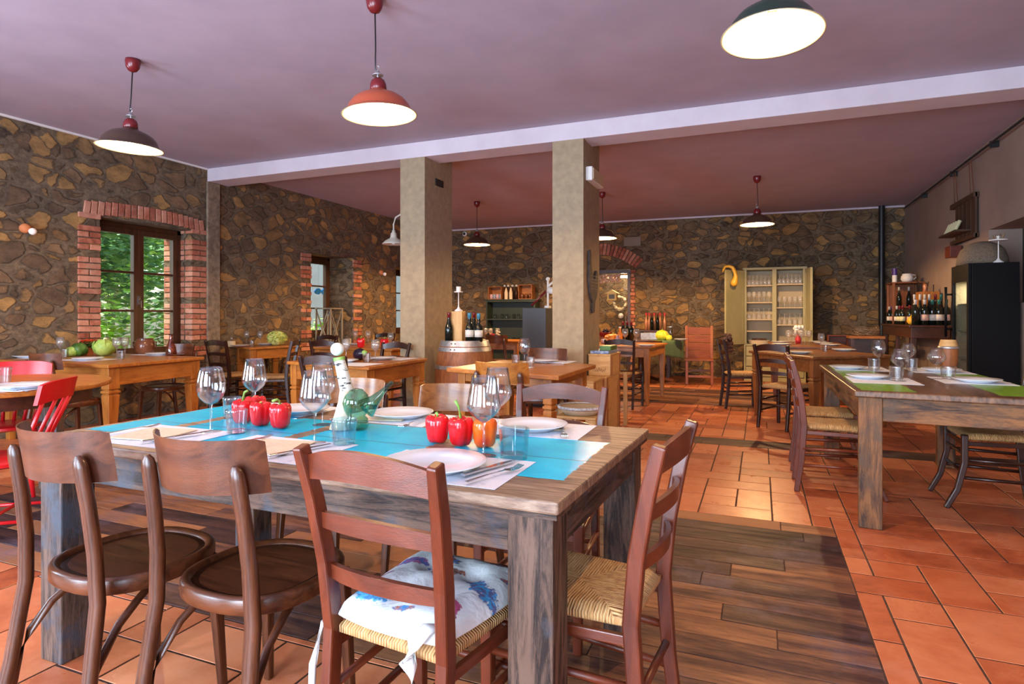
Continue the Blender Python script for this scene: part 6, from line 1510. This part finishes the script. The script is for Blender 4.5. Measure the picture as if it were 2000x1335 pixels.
for sd, hx, ex, ey in ((-1, -hw, -.30, -.39), (1, hw, .055, -.47)):
    v = Vector((ex, ey, 0)); L = v.length; a = math.atan2(ey, ex); mx = Matrix.Rotation(a, 4, 'Z')
    m = M(); m.cbox(Vector((hx, -.012, 0)) + mx @ Vector((L / 2, 0, 0)) + Vector((0, 0, (zl + CH - .05) / 2)), (L, .022, CH - .05 - zl), mx); dr = m.obj('door', g, t, bevel=.003)
    m = M()
    for q in (-1, 1):
        for (u0, u1, z0_, z1_) in ((.0, .06, zl, CH - .05), (L - .06, L, zl, CH - .05), (.06, L - .06, zl, zl + .06), (.06, L - .06, CH - .11, CH - .05)):
            m.cbox(Vector((hx, -.012, (z0_ + z1_) / 2)) + mx @ Vector(((u0 + u1) / 2, q * .0145, 0)), (u1 - u0, .007, z1_ - z0_), mx)
    m.obj('door_frame', g, dr, bevel=.001)
tag(t, 'tall sage green cabinet with both doors open, full of glasses', 'cabinet')
def cg(up): 
    def b():
        pr = [(0, 0), (.034, 0), (.034, .003), (.006, .008), (.004, .07), (.012, .085), (.040, .115), (.041, .14), (.034, .19)]
        if not up: pr = [(r_, .19 - z) for r_, z in pr][::-1]
        return M().lathe(pr, 12).obj('wine_glass', MT['cabglass'], smooth=True)
    return b
rows = [(-1, SL[3], 6, 2, 'top left', 0), (-1, SL[2], 5, 1, 'second left', 1), (-1, SL[1], 5, 1, 'third left', 0), (1, SR_[2], 6, 2, 'top right', 0), (1, SR_[1], 5, 1, 'middle right', 1), (1, SR_[0], 5, 1, 'lower right', 0)]
for sd, z, n, dd, nm, up in rows:
    a, b = (CX0 + .085, CXm - .085) if sd < 0 else (CXm + .085, CX1 - .085)
    for q in range(dd):
        for k in range(n): inst('cg%d' % up, cg(up), (a + (b - a) * k / (n - 1) + (.02 if q and k < n - 1 else 0), CYF + .09 + .13 * q, z + .0005), 0, ('upright' if up else 'upside-down') + ' glass, ' + ORD[k] + ' from left' + (' in the ' + ('front', 'rear')[q] + ' row' if dd > 1 else '') + ', on the cabinet\'s ' + nm + ' shelf', 'glass', 'glasses on the %s shelf' % nm)
t = root('bread_basket', ((CX0 + CXm) / 2, CYF + .16, zl + .0005)); M().lathe([(0, 0), (.14, 0), (.17, .07), (.165, .07), (.13, .01), (0, .01)], 24, sx=1.15, sy=.8).obj('basket', MT['napkin'], t, smooth=True, auto=50)
m = M()
for k in range(9): m.ball((rnd.uniform(-.12, .12), rnd.uniform(-.07, .07), .06), .04, 10)
m.obj('dried_heads', MT['darkwreath'], t, smooth=True); tag(t, 'low basket of dried heads at the bottom left of the sage cabinet', 'basket')
t = root('bread_basket', ((CX1 + CXm) / 2, CYF + .16, zl + .0005)); M().lathe([(0, 0), (.13, 0), (.16, .06), (.155, .06), (.12, .01), (0, .01)], 24, sx=1.15, sy=.8).obj('basket', MT['napkin'], t, smooth=True, auto=50); tag(t, 'low wicker basket at the bottom right of the sage cabinet', 'basket')
# yellow gourd hooked over the open left door
hx, hy = CX0 - .28, CYF - .012 - .365; t = root('long_gourd', (hx, hy, CH - .045))
pts = [(-.055, 0, -.05), (-.05, 0, .0), (-.02, 0, .045), (.04, 0, .055), (.10, 0, .03), (.14, 0, -.04), (.15, 0, -.12), (.145, 0, -.18), (.13, 0, -.23), (.125, 0, -.27), (.125, 0, -.30)]
M().tube(pts, [.015, .02, .024, .027, .03, .034, .036, .045, .058, .055, .02], 16).obj('gourd', MT['gourd'], t, smooth=True); t.rotation_euler = (0, 0, .1); t.location.y -= .04; tag(t, 'long curved yellow gourd hooked over the open cabinet door', 'gourd')

# ================================================================ MIDDLE RIGHT TABLES
T7 = 'the middle right table'
small_setting([('p', 1562, 688, 'white plate at the left of the cornerwise middle table'), ('p', 1648, 683, 'white plate at the right of the cornerwise middle table'), ('t', 1612, 686, 'tumbler on the cornerwise middle table'), ('g', 1604, 683, 'wine glass standing on the cornerwise middle table')], T7)
for k, (px, y_, lab) in enumerate(((1512, 9.35, 'white plate at the near left of the long table before the sage cabinet'), (1508, 10.1, 'white plate at the far left of the long table before the sage cabinet'), (1622, 9.35, 'white plate at the near right of the long table before the sage cabinet'), (1608, 9.9, 'white plate at the middle right of the long table before the sage cabinet'), (1598, 10.4, 'white plate at the far right of the long table before the sage cabinet'))):
    x = min(max(xon(px, y_), .28), .98); inst('plate128', None, (x, y_, .7625), 0, lab, 'plate', 'plates on the long table')
for k, (px, y_) in enumerate(((1540, 9.5), (1546, 9.8), (1553, 9.6), (1565, 9.5), (1572, 9.7), (1580, 9.5))):
    inst('farglass', None, (xon(px, y_), y_, .76), 0, 'wine glass clustered before the sage cabinet, ' + ORD[k] + ' from left in the cluster', 'glass', 'wine glasses clustered on the long table', 1.05)
t = root('flower_vase', (xon(1559, 9.95), 9.95, .76)); M().lathe([(0, 0), (.04, 0), (.05, .06), (.03, .12), (.035, .14), (0, .13)], 20).obj('vase', MT['red_tin'], t, smooth=True)
m = M()
for k in range(14): m.ball((rnd.uniform(-.06, .06), rnd.uniform(-.05, .05), .20 + rnd.uniform(-.03, .05)), .03, 8)
m.obj('white_blooms', MT['white_paint'], t, smooth=True); m = M()
for k in range(8): a = k * .8; m.tube([(0, 0, .12), (.04 * math.cos(a), .04 * math.sin(a), .2)], .004, 5)
m.obj('stems', MT['stalk'], t); tag(t, 'small red vase with white flowers on the long table before the sage cabinet', 'vase')
t = root('dried_wreath', (-.36, 8.27, .80)); m = M()
for k in range(40): a = rnd.uniform(0, 6.28); q = rnd.uniform(.05, .11); m.ball((rnd.uniform(-.03, .03) - .02, q * math.cos(a) , .02 + q * math.sin(a)), rnd.uniform(.018, .035), 6)
m.obj('dried_bunch', MT['darkwreath'], t, smooth=True); tag(t, 'dark dried-flower wreath hung on the chair before the sage cabinet', 'wreath')
# ================================================================ RIGHT SIDE: sideboard, bottles, fridge
SX0 = 1.86; t = root('sideboard', (SX0, 9.45, 0)); dw = XR - .02 - SX0; ly = 2.05; mw = mahog
M().box(-.03, dw, -.03, ly, 1.02, 1.05).obj('tabletop', mw('y'), t, bevel=.004)
M().box(0.0, dw - .02, .01, ly - .02, .88, 1.0195).obj('apron', mw('y'), t, bevel=.003)
for a in (0.03, dw - .06):
    for b in (.04, ly - .07): M().bar([(a, b, 0), (a, b, .8795)], .06, .06, (0, 1, 0), [.7, 1]).obj('leg', mw('z'), t, bevel=.004)
M().bar([(.03, ly * .5, 0), (.03, ly * .5, .8795)], .05, .05).obj('leg', mw('z'), t); tag(t, 'dark narrow sideboard of bottles along the right wall', 'sideboard')
zs = 1.0505
FB = [(1788, 9.52, None, 'cap_w', .34), (1806, 9.52, 'label_r', 'cap_w', .34), (1821, 9.56, 'label_w', 'cap_teal', .34), (1834, 9.53, 'label_w', 'cap_teal', .33), (1848, 9.55, 'label_r', 'cap_teal', .34)]
for k, (px, y_, lab, cap, h) in enumerate(FB): inst('fb%s%s' % (lab, cap), bottle(cap, lab, .30, .04), (xon(px, y_), y_, zs), 0, 'front-row bottle on the sideboard, ' + ('first from the left, unlabelled', 'second from the left with a pinkish label', 'third from the left with a white label', 'fourth from the left with a white label', 'last on the right with a pinkish label')[k], 'bottle', 'bottles on the sideboard', 1.12)
for k, (px, y_, cap) in enumerate(((1786, 9.75, 'cap_w'), (1797, 9.72, 'cap_w'), (1806, 9.82, 'cap_w'), (1815, 9.78, 'cap_w'), (1827, 9.8, 'cap_red'), (1838, 9.85, 'cap_teal'))): inst('bb' + cap, bottle(cap, None, .36, .042, 'burg'), (xon(px, y_), y_, zs), 0, 'tall dark bottle in the rear row on the sideboard, ' + ORD[k] + ' from left', 'bottle', 'tall bottles in the rear row of the sideboard', (.85, .85, 1.15))
for k, (px, y_, lab, cap, tx) in enumerate(((1737, 11.2, 'label_w', 'cap_w', 'small bottle at the far left of the sideboard'), (1743, 10.9, 'label_r', 'cap_vio', 'bottle with violet foil at the left of the sideboard'), (1750, 10.55, 'label_w', 'cap_w', 'bottle with silver foil beside the violet-foiled one'), (1757, 10.35, 'label_y', 'cap_red', 'bottle with a yellow label left of the small pumpkin'), (1763, 10.2, 'label_y', 'cap_red', 'bottle with red foil behind the small pumpkin'), (1777, 9.9, 'label_r', 'cap_red', 'bottle with red foil right of the small pumpkin'))):
    x = max(xon(px, y_), SX0 + .03); inst('lb%s%s' % (lab, cap), bottle(cap, lab, .27, .036), (x, y_, zs), 0, tx, 'bottle', 'bottles on the sideboard')
t = root('small_pumpkin', (xon(1770, 9.7) + .0, 9.68, zs)); M().lathe([(0, .0), (.05, .01), (.07, .05), (.055, .095), (.025, .12), (.012, .16), (0, .165)], 30, lobes=8, amp=.04).obj('flesh', MT['gourd'], t, smooth=True); t.location.x = SX0 + .06; tag(t, 'small golden gourd at the front left corner of the sideboard', 'gourd')
# open crate stand on the sideboard
cy0 = 11.0; t = root('crate_stand', (2.08, cy0, zs)); ow = wood('orange_crate', srgb('#5c2f14'), srgb('#8f5324'), .5, 'z'); m = M(); hh = .62
for a in (-.19, .19):
    for b in (-.22, .22): m.box(a - .018, a + .018, b - .018, b + .018, 0, hh)
m.box(-.21, .21, -.24, .24, hh + .0005, hh + .02).box(-.17, .17, .21, .222, 0.0, hh); m.obj('frame', ow, t, bevel=.003); M().box(-.17, .17, -.2, .2, .25, .265).obj('inner_shelf', ow, t); tag(t, 'open orange-brown crate standing at the back of the sideboard', 'crate')
for k, (a, b) in enumerate(((-.08, 0), (.06, .05))): inst('bbcap_w', None, (2.08 + a, cy0 + b, zs + .2655), 0, 'dark bottle inside the open crate on the sideboard, ' + ('nearer', 'farther')[k] + ' one', 'bottle', 'bottles inside the crate', .85)
zc2 = zs + hh + .0205
t = root('tall_tin', (1.95, cy0 + .05, zc2)); M().lathe([(0, 0), (.035, 0), (.035, .22), (0, .22)], 18).obj('tin', MT['white_paint'], t, smooth=True, auto=50); M().lathe([(.0352, .12), (.036, .12), (.036, .224), (0, .225)], 18).obj('violet_wrap', MT['cap_vio'], t, smooth=True, auto=50); tag(t, 'tall white and violet tin on the open crate', 'tin')
t = root('pitcher', (2.09, cy0 - .08, zc2)); M().lathe([(0, 0), (.06, 0), (.085, .05), (.08, .09), (.06, .115), (.066, .13), (.060, .13), (.05, .115), (0, .10)], 24).obj('body', MT['white_paint'], t, smooth=True); M().tube([(.06, 0, .115), (.11, 0, .11), (.12, 0, .07), (.08, 0, .04)], .009, 8).obj('handle', MT['white_paint'], t, smooth=True); tag(t, 'squat white pitcher on the open crate', 'pitcher')
t = root('wooden_box', (2.18, 10.05, zs)); M().box(-.13, .11, -.10, .10, 0, .46).obj('box', pine('z'), t, bevel=.004); M().lathe([(0, .4605), (.03, .4605), (.018, .50), (.03, .53), (.02, .57), (0, .575)], 12, (-.04, 0, 0)).obj('figurine', MT['copper'], t, smooth=True); M().tube([(.06, 0, .4605), (.06, 0, .56)], .006, 6).obj('pin', MT['black'], t); tag(t, 'upright pine box with a small figurine on the sideboard', 'box')
t = root('dried_twigs', (2.20, 10.45, zs)); m = M()
for k in range(5): m.tube([(0, 0, 0), (rnd.uniform(-.05, .05), rnd.uniform(-.06, .06), .30), (rnd.uniform(-.10, .06), rnd.uniform(-.09, .09), .62)], .005, 5)
m.obj('twigs', MT['black'], t); tag(t, 'thin dark twigs standing behind the bottles on the sideboard', 'twigs')
# stool with wire basket, little red crate
sx, sy = xon(1690, 10.9), 10.9; t = root('stand', (sx, sy, 0)); M().box(-.24, .24, -.20, .20, .82, .86).obj('top', cratew('x'), t, bevel=.004)
for a in (-1, 1):
    for b in (-1, 1): M().bar([(a * .2, b * .16, 0), (a * .2, b * .16, .8195)], .05, .05).obj('leg', mahog('z'), t)
M().box(-.2, .2, .12, .14, .2, .81).obj('back_board', mahog('x'), t); tag(t, 'dark wooden stand with a wire basket in the right back corner', 'stand')
t = root('wire_basket', (sx, sy, .8605)); m = M()
for k in range(60):
    a = rnd.uniform(0, 6.28); b = a + rnd.uniform(.6, 1.6); z1_, z2_ = rnd.uniform(0.006, .16), rnd.uniform(0.006, .16); m.tube([(.19 * math.cos(a), .16 * math.sin(a), z1_), (.20 * math.cos((a + b) / 2), .17 * math.sin((a + b) / 2), (z1_ + z2_) / 2 + .01), (.19 * math.cos(b), .16 * math.sin(b), z2_)], .0035, 4)
m.obj('wires', mat('pale_wire', (.5, .42, .34), .3, .8), t); tag(t, 'round tangled wire basket on the dark corner stand', 'basket')
inst('rc', opencrate(.30, .2, .24, lambda ax='x': wood('reddish_crate', srgb('#5a2414'), srgb('#8a4428'), .5, ax)), (xon(1636, 11.2), 11.2, .62), 0, 'small reddish crate left of the corner stand', 'crate')
t = root('stool', (xon(1636, 11.2), 11.2, 0)); M().box(-.16, .16, -.13, .13, .58, .6195).obj('seat', mahog('x'), t)
for a in (-1, 1):
    for b in (-1, 1): M().bar([(a * .13, b * .1, 0), (a * .13, b * .1, .5795)], .035, .035).obj('leg', mahog('z'), t)
tag(t, 'dark stool carrying the small reddish crate', 'stool')
# fridge
FX0, FY0, FY1, FH = 1.92, 7.20, 7.76, 1.69; t = root('drinks_fridge', (FX0, FY0, 0)); w = XR - .03 - FX0; L = FY1 - FY0; b_ = MT['fridge']
m = M(); m.box(0, w, 0, .03, 0, FH).box(0, w, L - .03, L, 0, FH).box(w - .03, w, .03, L - .03, 0, FH).box(0, w - .03, .03, L - .03, 0, .12).box(0, w - .03, .03, L - .03, FH - .16, FH); m.obj('shell', b_, t, bevel=.004)
M().box(.001, w - .031, .031, .034, .121, FH - .161).box(w - .034, w - .031, .0345, L - .031, .121, FH - .161).box(.001, w - .031, L - .034, L - .031, .121, FH - .161).obj('white_lining', MT['cabin'], t)
for k in range(4): M().box(.02, w - .035, .035, L - .035, .45 + k * .28, .458 + k * .28).obj('shelf', MT['galv'], t)
m = M(); m.box(-.03, -.002, 0, .05, .06, FH).box(-.03, -.002, L - .05, L, .06, FH).box(-.03, -.002, .05, L - .05, .06, .14).box(-.03, -.002, .05, L - .05, FH - .17, FH); d_ = m.obj('door', b_, t, bevel=.003)
M().box(-.02, -.014, .05, L - .05, .14, FH - .17).obj('door_pane', MT['pane'], d_)
m = M(); m.tube([(-.085, L - .02, .95), (-.085, L - .02, 1.48)], .013, 10).tube([(-.085, L - .02, 1.40), (-.031, L - .02, 1.40)], .010, 8).tube([(-.085, L - .02, 1.03), (-.031, L - .02, 1.03)], .010, 8); m.obj('handle', b_, d_, smooth=True)
tag(t, 'tall black glass-door fridge at the right edge', 'fridge')
def dessert(): return M().lathe([(0, 0), (.04, 0), (.08, .03), (.085, .05), (.08, .05), (.038, .008), (0, .008)], 20).obj('bowl', MT['china'], smooth=True)
for k in range(3): inst('ds', dessert, (FX0 + .17, FY0 + .28, .4585 + (k + 1) * .28), 0, ('white bowl on the lower visible shelf of the fridge', 'white bowl on the middle shelf of the fridge', 'white bowl on the top shelf of the fridge')[k], 'bowl')
l = bpy.data.lights.new('fridge_light', 'AREA'); l.shape = 'RECTANGLE'; l.size = .25; l.size_y = .3; l.energy = 6; l.color = (1, .85, .6); lo = bpy.data.objects.new('fridge_light', l); COL.objects.link(lo); lo.location = (FX0 + .18, FY0 + .28, FH - .175)
xs_ = xon(1950, FY0 + .08); t = inst('cst2', cstand(.21, .075), (xs_, FY0 + .08, FH), 0, 'white pedestal stand on top of the fridge', 'cake stand')
t = root('tea_light_holder', (xs_, FY0 + .08, FH + .2285)); m = M()
for k in range(8): a = k * PI / 4; m.tube([(.03 * math.cos(a), .03 * math.sin(a), 0), (.05 * math.cos(a), .05 * math.sin(a), .05)], .003, 5)
m.obj('prongs', MT['wire'], t); M().lathe([(0, 0), (.02, 0), (.02, .035), (0, .035)], 12).obj('tea_light', MT['wax'], t, smooth=True, auto=50); tag(t, 'little brass crown with a tea light on the pedestal stand above the fridge', 'tea light holder')
yd = 7.53; xd = 2.095
t = root('mesh_dome', (xd, yd, FH)); M().lathe([(.19, 0), (.195, .0), (.19, .06), (.165, .13), (.12, .18), (.06, .205), (0, .213), (0, .208), (.06, .20), (.115, .176), (.16, .127), (.185, .058), (.19, 0)], 32).obj('dome', MT['mesh'], t, smooth=True); t.scale = (1.12, 1.12, 1.15); tag(t, 'large brown woven food dome lying on the fridge', 'dome')
